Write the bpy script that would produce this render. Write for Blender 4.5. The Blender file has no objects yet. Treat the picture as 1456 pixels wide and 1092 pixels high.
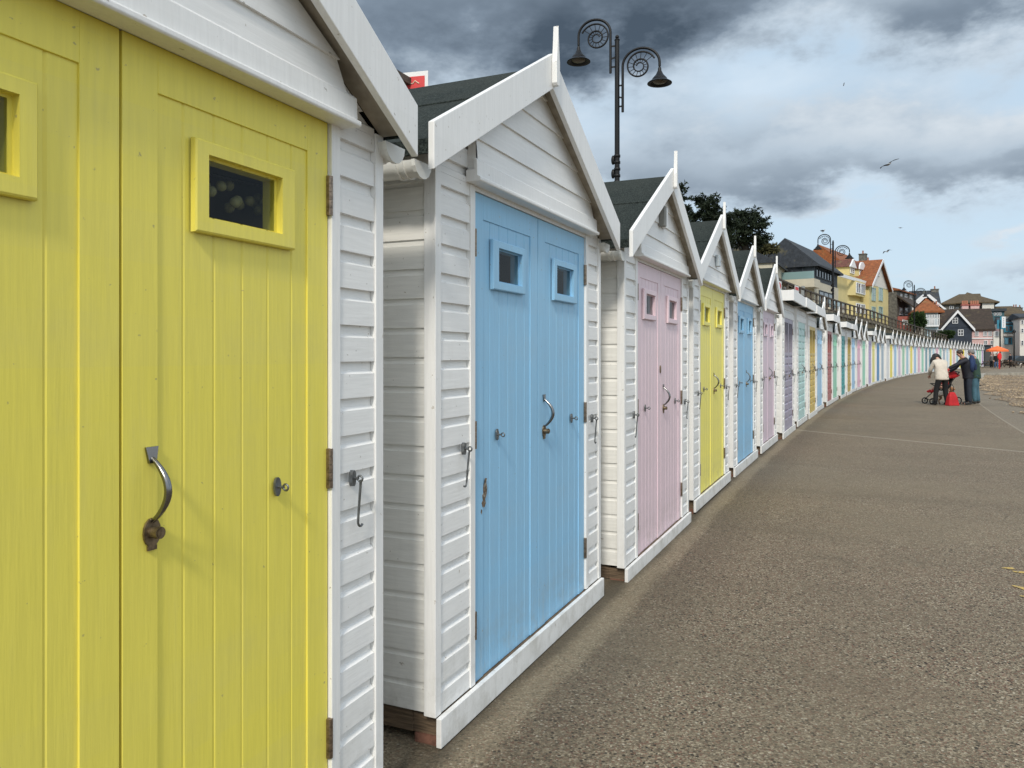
import bpy, math, random
from mathutils import Vector, Matrix
random.seed(7)
R=math.radians; sin=math.sin; cos=math.cos; PI=math.pi
C=bpy.context.scene.collection
FPX=1100.0; CH=1.5; HOR=505.0
# ------------------------------------------------------------ camera
cam_d=bpy.data.cameras.new('camera'); cam=bpy.data.objects.new('camera',cam_d); C.objects.link(cam)
cam.location=(0,0,CH); cam.rotation_euler=(R(90),0,0)
cam_d.sensor_width=36; cam_d.lens=FPX/1456*36; cam_d.shift_y=-(546-HOR)/1456
cam_d.clip_start=0.05; cam_d.clip_end=6000
sc=bpy.context.scene; sc.camera=cam
sc.view_settings.view_transform='Standard'; sc.view_settings.look='None'
sc.view_settings.exposure=0.28; sc.view_settings.gamma=1.0
# ------------------------------------------------------------ node helper
class NT:
    def __init__(s,tree): s.t=tree; s.t.nodes.clear()
    def n(s,typ,ins=None,**kw):
        nd=s.t.nodes.new(typ)
        for k,v in kw.items(): setattr(nd,k,v)
        if ins:
            for k,v in ins.items(): s.set(nd,k,v)
        return nd
    def set(s,nd,k,v):
        i=nd.inputs[k]
        if isinstance(v,bpy.types.NodeSocket): s.t.links.new(v,i)
        elif isinstance(v,bpy.types.Node): s.t.links.new(v.outputs[0],i)
        else:
            if isinstance(v,(tuple,list)) and len(v)==3 and i.type=='RGBA': v=(*v,1)
            i.default_value=v
    def m(s,op,a,b=None,c=None,clamp=False):
        nd=s.t.nodes.new('ShaderNodeMath'); nd.operation=op; nd.use_clamp=clamp
        for i,x in enumerate((a,b,c)):
            if x is not None: s.set(nd,i,x)
        return nd.outputs[0]
    def mix(s,f,a,b,mode='MIX'):
        nd=s.t.nodes.new('ShaderNodeMix'); nd.data_type='RGBA'; nd.blend_type=mode
        s.set(nd,0,f)
        s.set(nd,6,a if not isinstance(a,(tuple,list)) else (*a[:3],1)); s.set(nd,7,b if not isinstance(b,(tuple,list)) else (*b[:3],1))
        return nd.outputs[2]
    def noise(s,vec,scale,detail=4,rough=.55,dist=0):
        nd=s.n('ShaderNodeTexNoise',{'Vector':vec,'Scale':scale,'Detail':detail,'Roughness':rough,'Distortion':dist}); return nd.outputs[0]
    def ramp(s,f,stops):
        nd=s.t.nodes.new('ShaderNodeValToRGB'); s.set(nd,0,f); e=nd.color_ramp.elements
        while len(e)<len(stops): e.new(.5)
        for el,(p,c) in zip(e,stops): el.position=p; el.color=(*c,1) if isinstance(c,(tuple,list)) else (c,c,c,1)
        return nd.outputs[0]
    def sm(s,x,a,b):
        nd=s.t.nodes.new('ShaderNodeMapRange'); nd.interpolation_type='SMOOTHSTEP'; s.set(nd,0,x); nd.inputs[1].default_value=a; nd.inputs[2].default_value=b
        return nd.outputs[0]
def lin(r,g,b):
    f=lambda c:(c/255/12.92 if c<=10 else ((c/255+.055)/1.055)**2.4)
    return (f(r),f(g),f(b))
# ------------------------------------------------------------ world: sky with clouds, by direction
SUN_HEAD=10.5; SUN_EL=40
W=bpy.data.worlds.new('World'); sc.world=W; W.use_nodes=True
W.cycles.sampling_method='MANUAL'; W.cycles.sample_map_resolution=256
T=NT(W.node_tree)
g=T.n('ShaderNodeTexCoord').outputs['Generated']
sep=T.n('ShaderNodeSeparateXYZ',{0:g})
az=T.m('ARCTAN2',sep.outputs[0],sep.outputs[1]); el=T.m('ARCSINE',sep.outputs[2])
cmb=T.n('ShaderNodeCombineXYZ',{0:az,1:T.m('MULTIPLY',el,1.9),2:0.3})
nz1=T.noise(cmb.outputs[0],2.6,5,.58)
nz2=T.noise(cmb.outputs[0],6.5,6,.60)
wx=T.m('MULTIPLY',T.m('SUBTRACT',nz1,.5),.34); wy=T.m('MULTIPLY',T.m('SUBTRACT',nz2,.5),.16)
azw=T.m('ADD',az,wx); elw=T.m('ADD',el,wy)
pv=T.n('ShaderNodeCombineXYZ',{0:azw,1:elw,2:0.0}).outputs[0]
def blobs(L):
    acc=0.0
    for u,v,wu,wv,amp in L:
        a0=math.atan((u-728)/FPX); e0=math.atan((HOR-v)/math.hypot(FPX,u-728)); sx=FPX/(wu*cos(a0)**2); sy=FPX/(wv*cos(a0))
        q=T.n('ShaderNodeVectorMath',{0:pv,1:(sx,sy,0),2:(-a0*sx,-e0*sy,0)},operation='MULTIPLY_ADD').outputs[0]
        d=T.n('ShaderNodeVectorMath',{0:q,1:q},operation='DOT_PRODUCT').outputs['Value']
        acc=T.m('MULTIPLY_ADD',T.m('POWER',.36788,d),amp,acc)
    return acc
CL=[(640,20,330,110,1.1),(960,5,260,75,1.0),(1380,15,190,70,1.15),(1160,-20,200,50,.6),(560,130,140,70,.55),(1130,225,190,60,.85),(1330,225,200,48,.85),
    (930,250,150,60,.62),(1230,165,90,40,.45),(860,60,160,60,.5),(1380,345,60,14,.75),(1415,398,120,24,.8),(1430,205,110,45,.55),(1140,290,60,12,.45),(1010,170,90,50,.35),(1230,398,60,10,.35),
    (1150,105,100,30,-.40),(770,175,80,60,-.25),(1400,125,100,30,-.35),(1250,175,80,30,.35)]
mass=blobs(CL)
gen=T.m('MULTIPLY',T.sm(el,.34,.75),T.m('SUBTRACT',nz1,.28))
mass=T.m('ADD',mass,gen)
away=T.sm(T.m('ABSOLUTE',T.m('SUBTRACT',az,.1)),.75,1.1)
mass=T.m('ADD',mass,T.m('MULTIPLY',away,T.m('MULTIPLY',T.m('SUBTRACT',nz1,.4),1.8)))
det=T.m('MULTIPLY',T.m('SUBTRACT',nz2,.5),.8)
dens=T.sm(T.m('ADD',mass,det),.0,.95)
# darker undersides / lighter tops
DK=[(640,10,330,90,.62),(960,-5,240,55,.80),(1400,0,190,45,.75),(930,262,150,38,.28),(1130,252,190,28,.34),(1330,244,190,26,.30),(560,110,130,60,.40),(1415,402,110,18,.36),(1430,225,100,30,.30),(860,60,120,50,.45)]
dark=T.m('ADD',blobs(DK),T.m('MULTIPLY',T.m('SUBTRACT',nz2,.5),1.5))
dark=T.m('ADD',dark,T.m('MULTIPLY',T.m('SUBTRACT',nz1,.5),1.0))
ccol=T.ramp(T.m('ADD',T.m('MULTIPLY',dark,.66),.13,clamp=True),[(0,lin(203,211,218)),(.25,lin(170,184,197)),(.6,lin(118,132,147)),(1,lin(70,83,97))])
sky=T.n('ShaderNodeTexSky',sky_type='NISHITA',sun_disc=False,sun_elevation=R(SUN_EL),sun_rotation=R(180+SUN_HEAD))
pale=T.ramp(T.m('MULTIPLY',el,1.0,clamp=True),[(0,lin(178,196,212)),(.10,lin(190,210,225)),(.3,lin(184,205,222)),(1,lin(152,182,212))])
skyc=T.mix(.86,T.mix(1.0,sky.outputs[0],(.1,.1,.1),'MULTIPLY'),pale)
wisp=T.m('MULTIPLY',T.sm(nz1,.5,.75),.5)
skyc=T.mix(wisp,skyc,lin(214,224,232))
ccol=T.mix(away,ccol,T.mix(T.sm(nz2,.35,.65),(2.3,2.2,2.05),(1.15,1.12,1.07)))  # clouds out of view, behind and to the right, brightened to light the huts
ccol=T.mix(T.m('MULTIPLY',T.sm(el,.50,.85),.55),ccol,(1.5,1.47,1.42))  # overhead sky, above the view, brightened as added light on the scene
col=T.mix(dens,skyc,ccol)
bg=T.n('ShaderNodeBackground',{'Color':col,'Strength':1.0})
T.n('ShaderNodeOutputWorld',{0:bg})
# ------------------------------------------------------------ sun
sd=bpy.data.lights.new('sun','SUN'); sd.energy=2.1; sd.angle=R(8.0); sd.color=(1,.94,.84)
so=bpy.data.objects.new('sun',sd); C.objects.link(so)
so.rotation_euler=Vector((sin(R(SUN_HEAD))*cos(R(SUN_EL)),cos(R(SUN_HEAD))*cos(R(SUN_EL)),-sin(R(SUN_EL)))).to_track_quat('-Z','Y').to_euler()
so.location=(0,-20,30)
# ------------------------------------------------------------ materials
MATS={}
def mat(name,base,rough=.6,metal=0,var=.0,vs=6,bump=0,bs=40,stretch=(1,1,1),spec=.5,dirt=0,dirtc=(.25,.22,.16),fn=None):
    if name in MATS: return MATS[name]
    m=bpy.data.materials.new(name); m.use_nodes=True; t=NT(m.node_tree)
    tc=t.n('ShaderNodeTexCoord'); mp=t.n('ShaderNodeMapping',{0:tc.outputs['Object'],'Scale':stretch}); v=mp.outputs[0]
    c=base; 
    b=t.n('ShaderNodeBsdfPrincipled',{'Roughness':rough,'Metallic':metal,'Specular IOR Level':spec})
    col=(*base,1)
    if var:
        nz=t.noise(v,vs,5,.6); col=t.mix(t.sm(nz,.3,.7),tuple(x*(1-var) for x in base),tuple(min(1,x*(1+var)) for x in base))
    if dirt:
        nd=t.noise(tc.outputs['Object'],3.1,8,.7); col=t.mix(t.m('MULTIPLY',t.sm(nd,.55,.85),dirt),col,dirtc)
    if bump:
        nb=t.noise(v,bs,5,.6); bp=t.n('ShaderNodeBump',{'Height':nb,'Strength':bump,'Distance':.01}); t.set(b,'Normal',bp)
    if fn: 
        r=fn(t,tc,v,col,b)
        if r is not None: col=r
    t.set(b,'Base Color',col)
    t.n('ShaderNodeOutputMaterial',{0:b}); MATS[name]=m; return m
def paintwork(t,tc,v,col,b,):
    # brushed paint over timber: vertical grain, faint drips, dirt near the foot, specks
    geo=tc.outputs['Object']; sp=t.n('ShaderNodeSeparateXYZ',{0:geo})
    bi=t.m('FLOOR',t.m('DIVIDE',sp.outputs[2],.1135)); wn=t.n('ShaderNodeTexWhiteNoise',{'W':bi},noise_dimensions='1D'); col=t.mix(t.m('MULTIPLY',wn.outputs[0],.05),col,(.45,.44,.40))
    foot=t.m('SUBTRACT',1.0,t.sm(sp.outputs[2],.05,.50))
    nd=t.noise(geo,9,6,.7); f=t.m('MULTIPLY',t.m('MULTIPLY',foot,t.sm(nd,.40,.70)),.36)
    col=t.mix(f,col,(.30,.28,.22))
    sp2=t.noise(geo,55,2,.5); col=t.mix(t.m('MULTIPLY',t.sm(sp2,.72,.78),.55),col,(.22,.19,.14))
    big=t.noise(geo,1.7,6,.7); col=t.mix(t.m('MULTIPLY',t.sm(big,.50,.72),.10),col,(.40,.38,.30))
    ch=t.noise(geo,28,3,.6); col=t.mix(t.m('MULTIPLY',t.m('MULTIPLY',t.sm(ch,.70,.73),t.sm(big,.48,.56)),.6),col,(.30,.24,.16))
    st=t.n('ShaderNodeMapping',{0:geo,'Scale':(14,14,1.2)}); sn=t.noise(st.outputs[0],1.6,4,.6)
    col=t.mix(t.m('MULTIPLY',t.sm(sn,.52,.8),.09),col,(.38,.36,.30))
    return col
def paint(name,base,horiz=False,var=.035):
    st=(3,3,40) if horiz else (40,40,2.2)
    return mat(name,base,rough=.42,var=var,vs=2,bump=.10,bs=2.6,stretch=st,spec=.4,fn=paintwork)
WH=paint('white_paint',(.80,.80,.785)); WHH=paint('white_paint_boards',(.80,.80,.785),True)
WSIDE=paint('white_paint_side',(.79,.78,.735),True,.05)
M_SOFF=mat('soffit_timber',(.34,.30,.24),.8,var=.25,vs=9)
M_TIMB=mat('dark_timber',(.13,.090,.055),.85,var=.45,vs=3,bump=.5,bs=4,stretch=(2,2,30))
M_BRICK=mat('foundation_brick',(.16,.075,.05),.9,var=.4,vs=20,bump=.5)
def feltfn(t,tc,v,col,b):
    vo=t.n('ShaderNodeTexVoronoi',{'Vector':tc.outputs['Object'],'Scale':170.0})
    c=t.mix(t.sm(t.m('ADD',vo.outputs['Color'],0),.2,.9),(.009,.013,.012),(.040,.050,.045))
    big=t.noise(tc.outputs['Object'],3,5,.6); c=t.mix(t.m('MULTIPLY',t.sm(big,.4,.7),.35),c,(.042,.048,.042))
    bp=t.n('ShaderNodeBump',{'Height':vo.outputs['Distance'],'Strength':.5,'Distance':.004}); t.set(b,'Normal',bp); return c
M_FELT=mat('roof_felt',(.05,.07,.06),.95,fn=feltfn,spec=.2)
M_PVC=mat('gutter_plastic',(.72,.72,.68),.35,var=.05)
M_GALV=mat('galvanised_steel',(.17,.18,.185),.42,.8,var=.25,vs=40)
M_CHROME=mat('chrome',(.22,.22,.22),.22,1)
M_BRASS=mat('weathered_brass',(.20,.155,.10),.42,.85,var=.4,vs=60)
M_HINGE=mat('bronze_hinge',(.26,.20,.15),.38,.9,var=.45,vs=50)
M_IRON=mat('black_iron',(.003,.003,.0035),.45,.0,spec=.3)
M_BLACK=mat('black_cloth',(.005,.005,.006),.85,var=.2)
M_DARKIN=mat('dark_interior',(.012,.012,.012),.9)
def glassmat():
    m=bpy.data.materials.new('window_glass'); m.use_nodes=True; t=NT(m.node_tree)
    fr=t.n('ShaderNodeFresnel',{'IOR':1.5}); tr=t.n('ShaderNodeBsdfTransparent',{'Color':(.7,.74,.73,1)})
    tc=t.n('ShaderNodeTexCoord'); bp=t.n('ShaderNodeBump',{'Height':t.noise(tc.outputs['Object'],4,2),'Strength':.12,'Distance':.02})
    gl=t.n('ShaderNodeBsdfGlossy',{'Color':(.9,.9,.9,1),'Roughness':.04,'Normal':bp})
    f=t.m('MULTIPLY',fr.outputs[0],.45,clamp=True)
    mx=t.n('ShaderNodeMixShader',{0:f,1:tr,2:gl}); t.n('ShaderNodeOutputMaterial',{0:mx}); return m
M_GLASS=glassmat()
M_PANE=mat('dark_pane',(.03,.036,.042),.06,spec=.8)
# ------------------------------------------------------------ mesh builder
class MB:
    def __init__(s): s.v=[];s.f=[];s.sm=[]
    def add(s,vs,fs,smooth=False):
        o=len(s.v); s.v+= [tuple(p) for p in vs]; s.f+=[tuple(i+o for i in f) for f in fs]; s.sm+=[smooth]*len(fs); return s
    def box(s,x0,x1,y0,y1,z0,z1):
        return s.add([(x0,y0,z0),(x1,y0,z0),(x1,y1,z0),(x0,y1,z0),(x0,y0,z1),(x1,y0,z1),(x1,y1,z1),(x0,y1,z1)],
            [(0,3,2,1),(4,5,6,7),(0,1,5,4),(1,2,6,5),(2,3,7,6),(3,0,4,7)])
    def obox(s,c,size,ax,ay,az):
        c=Vector(c);ax,ay,az=[Vector(a).normalized()*h/2 for a,h in zip((ax,ay,az),size)]
        P=[c+i*ax+j*ay+k*az for k in(-1,1) for i,j in((-1,-1),(1,-1),(1,1),(-1,1))]
        return s.add(P,[(0,3,2,1),(4,5,6,7),(0,1,5,4),(1,2,6,5),(2,3,7,6),(3,0,4,7)])
    def bar(s,a,b,w,t,up=(0,0,1)):
        a=Vector(a);b=Vector(b);d=(b-a);L=d.length;d.normalize();u=Vector(up)
        if abs(d.dot(u))>.98:u=Vector((0,1,0))
        sd=d.cross(u).normalized();u=sd.cross(d)
        return s.obox((a+b)/2,(L,w,t),d,sd,u)
    def prism(s,poly,a0,a1,axis='y'):
        n=len(poly)
        def P(p,a): return (p[0],a,p[1]) if axis=='y' else ((a,p[0],p[1]) if axis=='x' else (p[0],p[1],a))
        vs=[P(p,a0) for p in poly]+[P(p,a1) for p in poly]
        fs=[tuple(range(n)),tuple(range(2*n-1,n-1,-1))]+[(i,i+n,(i+1)%n+n,(i+1)%n) for i in range(n)]
        return s.add(vs,fs)
    def tube(s,pts,r,n=8,caps=True,smooth=True):
        pts=[Vector(p) for p in pts]; rs=r if isinstance(r,(list,tuple)) else [r]*len(pts)
        vs=[];fs=[];prev=None
        for i,p in enumerate(pts):
            d=(pts[min(i+1,len(pts)-1)]-pts[max(i-1,0)])
            if d.length<1e-9:d=Vector((0,0,1))
            d.normalize()
            if prev is None:
                u=Vector((0,0,1)) if abs(d.z)<.9 else Vector((1,0,0)); a=d.cross(u).normalized()
            else: a=(prev-d*prev.dot(d)).normalized()
            prev=a;b=d.cross(a)
            for k in range(n):
                t=2*PI*k/n; vs.append(p+(a*cos(t)+b*sin(t))*rs[i])
        for i in range(len(pts)-1):
            for k in range(n):
                k2=(k+1)%n; fs.append((i*n+k,i*n+k2,(i+1)*n+k2,(i+1)*n+k))
        s.add(vs,fs,smooth)
        if caps: s.add([vs[k] for k in range(n)],[tuple(range(n-1,-1,-1))]); s.add([vs[-n+k] for k in range(n)],[tuple(range(n))])
        return s
    def lathe(s,prof,c=(0,0,0),n=16,smooth=True,sx=1,sy=1):
        vs=[];fs=[]
        for r,z in prof:
            for k in range(n): vs.append((c[0]+r*sx*cos(2*PI*k/n),c[1]+r*sy*sin(2*PI*k/n),c[2]+z))
        for i in range(len(prof)-1):
            for k in range(n):
                k2=(k+1)%n; fs.append((i*n+k,i*n+k2,(i+1)*n+k2,(i+1)*n+k))
        return s.add(vs,fs,smooth)
    def ball(s,c,rx,ry=None,rz=None,n=12,m=8):
        ry=ry or rx;rz=rz or rx;vs=[];fs=[]
        for j in range(m+1):
            ph=PI*j/m
            for k in range(n): vs.append((c[0]+rx*sin(ph)*cos(2*PI*k/n),c[1]+ry*sin(ph)*sin(2*PI*k/n),c[2]-rz*cos(ph)))
        for j in range(m):
            for k in range(n):
                k2=(k+1)%n; fs.append((j*n+k,j*n+k2,(j+1)*n+k2,(j+1)*n+k))
        return s.add(vs,fs,True)
    def mesh(s,name):
        me=bpy.data.meshes.new(name); me.from_pydata(s.v,[],s.f); me.polygons.foreach_set('use_smooth',s.sm); me.update(); return me
    def build(s,name,m,parent=None,bev=0):
        me=s.mesh(name); me.materials.append(m); o=bpy.data.objects.new(name,me); C.objects.link(o)
        if parent: o.parent=parent
        if bev:
            b=o.modifiers.new('bevel','BEVEL'); b.width=bev; b.segments=2; b.limit_method='ANGLE'; b.angle_limit=R(40)
        return o
def thing(name,label,cat,loc=(0,0,0),rz=0,group=None):
    o=bpy.data.objects.new(name,None); o.empty_display_size=.1; C.objects.link(o); o.location=loc; o.rotation_euler=(0,0,rz)
    o['label']=label;o['category']=cat
    if group:o['group']=group
    return o
def tag(o,label,cat,group=None):
    o['label']=label;o['category']=cat
    if group:o['group']=group
    return o
def struct(o): o['kind']='structure'; return o
# ------------------------------------------------------------ row of huts: curve
def make_row():
    h0,p,ks=24.167,2.4031,[.3152,.3854,.3017,-.0119]
    x,y,h=-.30,2.96,h0; out=[]
    for i in range(110):
        out.append((x,y,h)); t=min(i/16,2.999); j=int(t); k=ks[j]+(ks[j+1]-ks[j])*(t-j)
        hh=h+k*.5; x+=p*sin(R(hh)); y+=p*cos(R(hh)); h+=k
    out[1]=(.733,5.13,24.5); out[2]=(1.70,7.31,24.7)
    return out,p
ROW,PITCH=make_row()
def rowpt(s,d):          # s metres along the row from the second hut, d metres seaward
    if s<0: x,y,h=ROW[0]; x+=s*sin(R(h)); y+=s*cos(R(h))
    else:
        i=min(int(s/PITCH),len(ROW)-2); t=s/PITCH-i; a,b=ROW[i],ROW[i+1]
        x,y,h=[a[k]+(b[k]-a[k])*t for k in range(3)]
    return (x+d*cos(R(h)),y-d*sin(R(h)),h)
# ------------------------------------------------------------ ground
def promfn(t,tc,v,col,b):
    uv=t.n('ShaderNodeSeparateXYZ',{0:tc.outputs['UV']}); s_,d_=uv.outputs[0],uv.outputs[1]; o=tc.outputs['Object']
    n1=t.noise(o,1.1,6,.65); n2=t.noise(o,60,3,.6); n3=t.noise(o,.35,4,.6)
    vo=t.n('ShaderNodeTexVoronoi',{'Vector':o,'Scale':125.0}); vc=t.n('ShaderNodeSeparateColor',{0:vo.outputs['Color']})
    vo2=t.n('ShaderNodeTexVoronoi',{'Vector':o,'Scale':62.0}); vc2=t.n('ShaderNodeSeparateColor',{0:vo2.outputs['Color']})
    c=t.ramp(vc.outputs[0],[(0,(.05,.040,.028)),(.25,(.135,.110,.080)),(.6,(.205,.170,.125)),(.85,(.275,.232,.175)),(1,(.42,.375,.30))])
    # red-brown and pale stones
    c=t.mix(t.m('MULTIPLY',t.sm(vc.outputs[1],.80,.86),.75),c,(.15,.07,.05))
    c=t.mix(t.m('MULTIPLY',t.sm(vc2.outputs[0],.84,.86),t.m('SUBTRACT',1,t.sm(vo2.outputs['Distance'],.38,.50))),c,(.012,.010,.008))
    c=t.mix(t.m('MULTIPLY',t.sm(vc2.outputs[1],.94,.95),t.m('SUBTRACT',1,t.sm(vo2.outputs['Distance'],.28,.4))),c,(.50,.46,.40))
    c=t.mix(t.m('MULTIPLY',t.sm(n1,.35,.7),.35),c,(.125,.103,.074))
    c=t.mix(t.m('MULTIPLY',t.sm(n3,.42,.68),.35),c,(.235,.197,.142))
    c=t.mix(t.m('MULTIPLY',t.sm(t.noise(o,.9,3,.5),.55,.7),.18),c,(.19,.135,.098))
    # long faint wear bands across the path
    mp=t.n('ShaderNodeCombineXYZ',{0:t.m('MULTIPLY',s_,1.3),1:t.m('MULTIPLY',d_,.12)}); nb=t.noise(mp.outputs[0],1,4,.6)
    c=t.mix(t.m('MULTIPLY',t.sm(nb,.48,.72),.30),c,(.105,.085,.06))
    # sandy concrete footing along the huts
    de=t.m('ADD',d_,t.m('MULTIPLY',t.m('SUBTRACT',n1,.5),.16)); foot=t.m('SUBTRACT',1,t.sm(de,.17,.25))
    c=t.mix(t.m('MULTIPLY',foot,.38),c,t.mix(t.noise(o,22,5,.7),(.13,.11,.075),(.40,.35,.27)))
    dirt=t.m('MULTIPLY',t.sm(de,.2,.26),t.m('SUBTRACT',1,t.sm(de,.3,.75))); c=t.mix(t.m('MULTIPLY',dirt,.32),c,(.06,.05,.04))
    grime_shade=t.m('SUBTRACT',1,t.sm(t.m('ABSOLUTE',t.m('ADD',de,.0)),.03,.12)); c=t.mix(t.m('MULTIPLY',grime_shade,.7),c,(.045,.038,.028))  # grime along the hut bases, with contact shade painted in
    stn=t.noise(o,.55,6,.75); c=t.mix(t.m('MULTIPLY',t.sm(stn,.60,.70),.28),c,(.07,.058,.042))
    # outer concrete apron
    ap=t.sm(t.m('ADD',d_,t.m('MULTIPLY',t.m('SUBTRACT',n2,.5),.03)),4.12,4.16); c=t.mix(t.m('MULTIPLY',ap,.35),c,t.mix(n1,(.19,.17,.145),(.26,.235,.20)))
    jl=t.m('SUBTRACT',1,t.sm(t.m('ABSOLUTE',t.m('SUBTRACT',d_,4.12)),.01,.03)); c=t.mix(t.m('MULTIPLY',jl,.6),c,(.33,.3,.26))
    # cross joint
    js=t.m('ADD',s_,t.m('MULTIPLY',d_,.62)); jn=t.m('ADD',js,t.m('MULTIPLY',t.m('SUBTRACT',n1,.5),.06))
    j=t.m('SUBTRACT',1,t.sm(t.m('ABSOLUTE',t.m('SUBTRACT',jn,14.0)),.03,.07)); c=t.mix(t.m('MULTIPLY',t.m('MULTIPLY',j,t.sm(n2,.3,.6)),.8),c,(.40,.37,.32))
    c=t.mix(1.0,c,(.955,.925,.83),'MULTIPLY')
    bp=t.n('ShaderNodeBump',{'Height':t.m('ADD',vo.outputs['Distance'],vo2.outputs['Distance']),'Strength':.55,'Distance':.006}); t.set(b,'Normal',bp)
    return c
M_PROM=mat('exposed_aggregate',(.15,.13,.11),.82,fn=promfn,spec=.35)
def ribbon(name,m,ss,ds,zf,parent=None):
    mb=MB(); uv=[]
    for s in ss:
        for d in ds(s) if callable(ds) else ds:
            x,y,h=rowpt(s,d); mb.v.append((x,y,zf(s,d))); uv.append((s,d))
    nd=len(ds(ss[0])) if callable(ds) else len(ds)
    for i in range(len(ss)-1):
        for j in range(nd-1): mb.f.append((i*nd+j,i*nd+j+1,(i+1)*nd+j+1,(i+1)*nd+j)); mb.sm.append(True)
    o=mb.build(name,m,parent); l=o.data.uv_layers.new(name='UVMap')
    for lp in o.data.loops: l.data[lp.index].uv=uv[lp.vertex_index]
    return o
def edge_d(s):  # seaward edge of the promenade
    if s<22: return 5.9-.03*s
    if s<64: return 5.25-.017*(s-22)
    return 4.55+.0*(s-64)+max(0,s-66)*.55
SS=[-10+i*1.2 for i in range(190)]
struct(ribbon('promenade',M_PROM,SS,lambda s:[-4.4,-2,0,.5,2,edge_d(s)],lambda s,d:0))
def pebfn(t,tc,v,col,b):
    o=tc.outputs['Object']; vo=t.n('ShaderNodeTexVoronoi',{'Vector':o,'Scale':14.0}); vc=t.n('ShaderNodeSeparateColor',{0:vo.outputs['Color']})
    c=t.ramp(vc.outputs[0],[(0,(.15,.09,.045)),(.35,(.30,.205,.115)),(.7,(.40,.30,.185)),(1,(.56,.47,.34))])
    c=t.mix(t.sm(vo.outputs['Distance'],.3,.75),c,(.09,.06,.035))
    c=t.mix(t.m('MULTIPLY',t.sm(t.noise(o,.5,4),.4,.7),.4),c,(.20,.145,.085))
    bp=t.n('ShaderNodeBump',{'Height':vo.outputs['Distance'],'Strength':1.0,'Distance':-.04}); t.set(b,'Normal',bp); return c
M_PEB=mat('shingle',(.36,.25,.14),.85,fn=pebfn)
def bz(s,d):
    e=d-edge_d(s); return (.012 if e<.01 else .05+.05*sin(s*.9+d)*sin(d*.7)-max(0,e-6)*.05)-(.0 if s<62 else min(.3,(s-62)*.05))
struct(ribbon('beach',M_PEB,SS,lambda s:[edge_d(s)+(.22*sin(s*1.7)+.12*sin(s*4.1) if s<60 else 0)+k for k in (-.25 if s<60 else .2,.4,1,2,3.5,5,8,14,30,60)],bz))
mb=MB(); rp=random.Random(3)
for i in range(3800):
    s=rp.uniform(12,62); d=edge_d(s)+abs(rp.gauss(0,1.6))+.22*sin(s*1.7)-.55*rp.random()**3; x,y,h=rowpt(s,d); r=rp.uniform(.015,.05)
    a=rp.uniform(0,PI);e=rp.uniform(.6,1);z=.02+max(0,bz(s,d))
    mb.add([(x+r*cos(a),y+r*sin(a),z),(x-r*e*sin(a),y+r*e*cos(a),z),(x-r*cos(a),y-r*sin(a),z),(x+r*e*sin(a),y-r*e*cos(a),z),(x,y,z+r*.6),(x,y,z-r*.5)],
     [(0,1,4),(1,2,4),(2,3,4),(3,0,4),(1,0,5),(2,1,5),(3,2,5),(0,3,5)],True)
o=mb.build('shingle_stones',mat('stone_tan',(.34,.26,.17),.8,var=.5,vs=1.5)); tag(o,'loose tan shingle stones spilling over the promenade edge','pebbles'); o['kind']='stuff'
mb=MB().add([(-3000,-3000,-.6),(3000,-3000,-.6),(3000,3000,-.6),(-3000,3000,-.6)],[(0,1,2,3)])
struct(mb.build('ground',mat('ground_earth',(.16,.14,.09),.95,var=.3,vs=.05)))
M_SEA=mat('sea_water',(.05,.10,.12),.12,bump=.6,bs=.6)
mb=MB()
_a=[rowpt(s,edge_d(s)+22)[:2] for s in SS[::8]]; _b=[(x+1500,y-600) for x,y in _a]
for p,q in zip(_a,_b): mb.v+=[(*p,-.42),(*q,-.42)]
for i in range(len(_a)-1): mb.f.append((2*i,2*i+1,2*i+3,2*i+2)); mb.sm.append(False)
struct(mb.build('sea',M_SEA))
# low concrete kerb where the shingle begins
M_CONC=mat('concrete',(.30,.275,.225),.9,var=.25,vs=3,bump=.4,dirt=.5)
mb=MB(); ks=[50,54,58,61,63,65,67,70,74,80,90,105,125,150]
pts=[rowpt(s,edge_d(s))[:2] for s in ks]
pts=[Vector(p) for p in pts]
for i in range(len(pts)-1):
    a,b=pts[i],pts[i+1]; n=Vector((b.y-a.y,a.x-b.x)).normalized(); hz=.02+.13*min(1,i/3); hz2=.02+.13*min(1,(i+1)/3)
    P=[(a-n*.22),(b-n*.22),(b+n*.22),(a+n*.22)]
    mb.add([(P[0].x,P[0].y,-.6),(P[1].x,P[1].y,-.6),(P[2].x,P[2].y,-.6),(P[3].x,P[3].y,-.6),(P[0].x,P[0].y,hz),(P[1].x,P[1].y,hz2),(P[2].x,P[2].y,hz2),(P[3].x,P[3].y,hz)],
     [(4,5,6,7),(0,1,5,4),(1,2,6,5),(2,3,7,6),(3,0,4,7)])
tag(mb.build('sea_wall',M_CONC),'low concrete sea wall edging the promenade above the shingle','wall')
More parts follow.
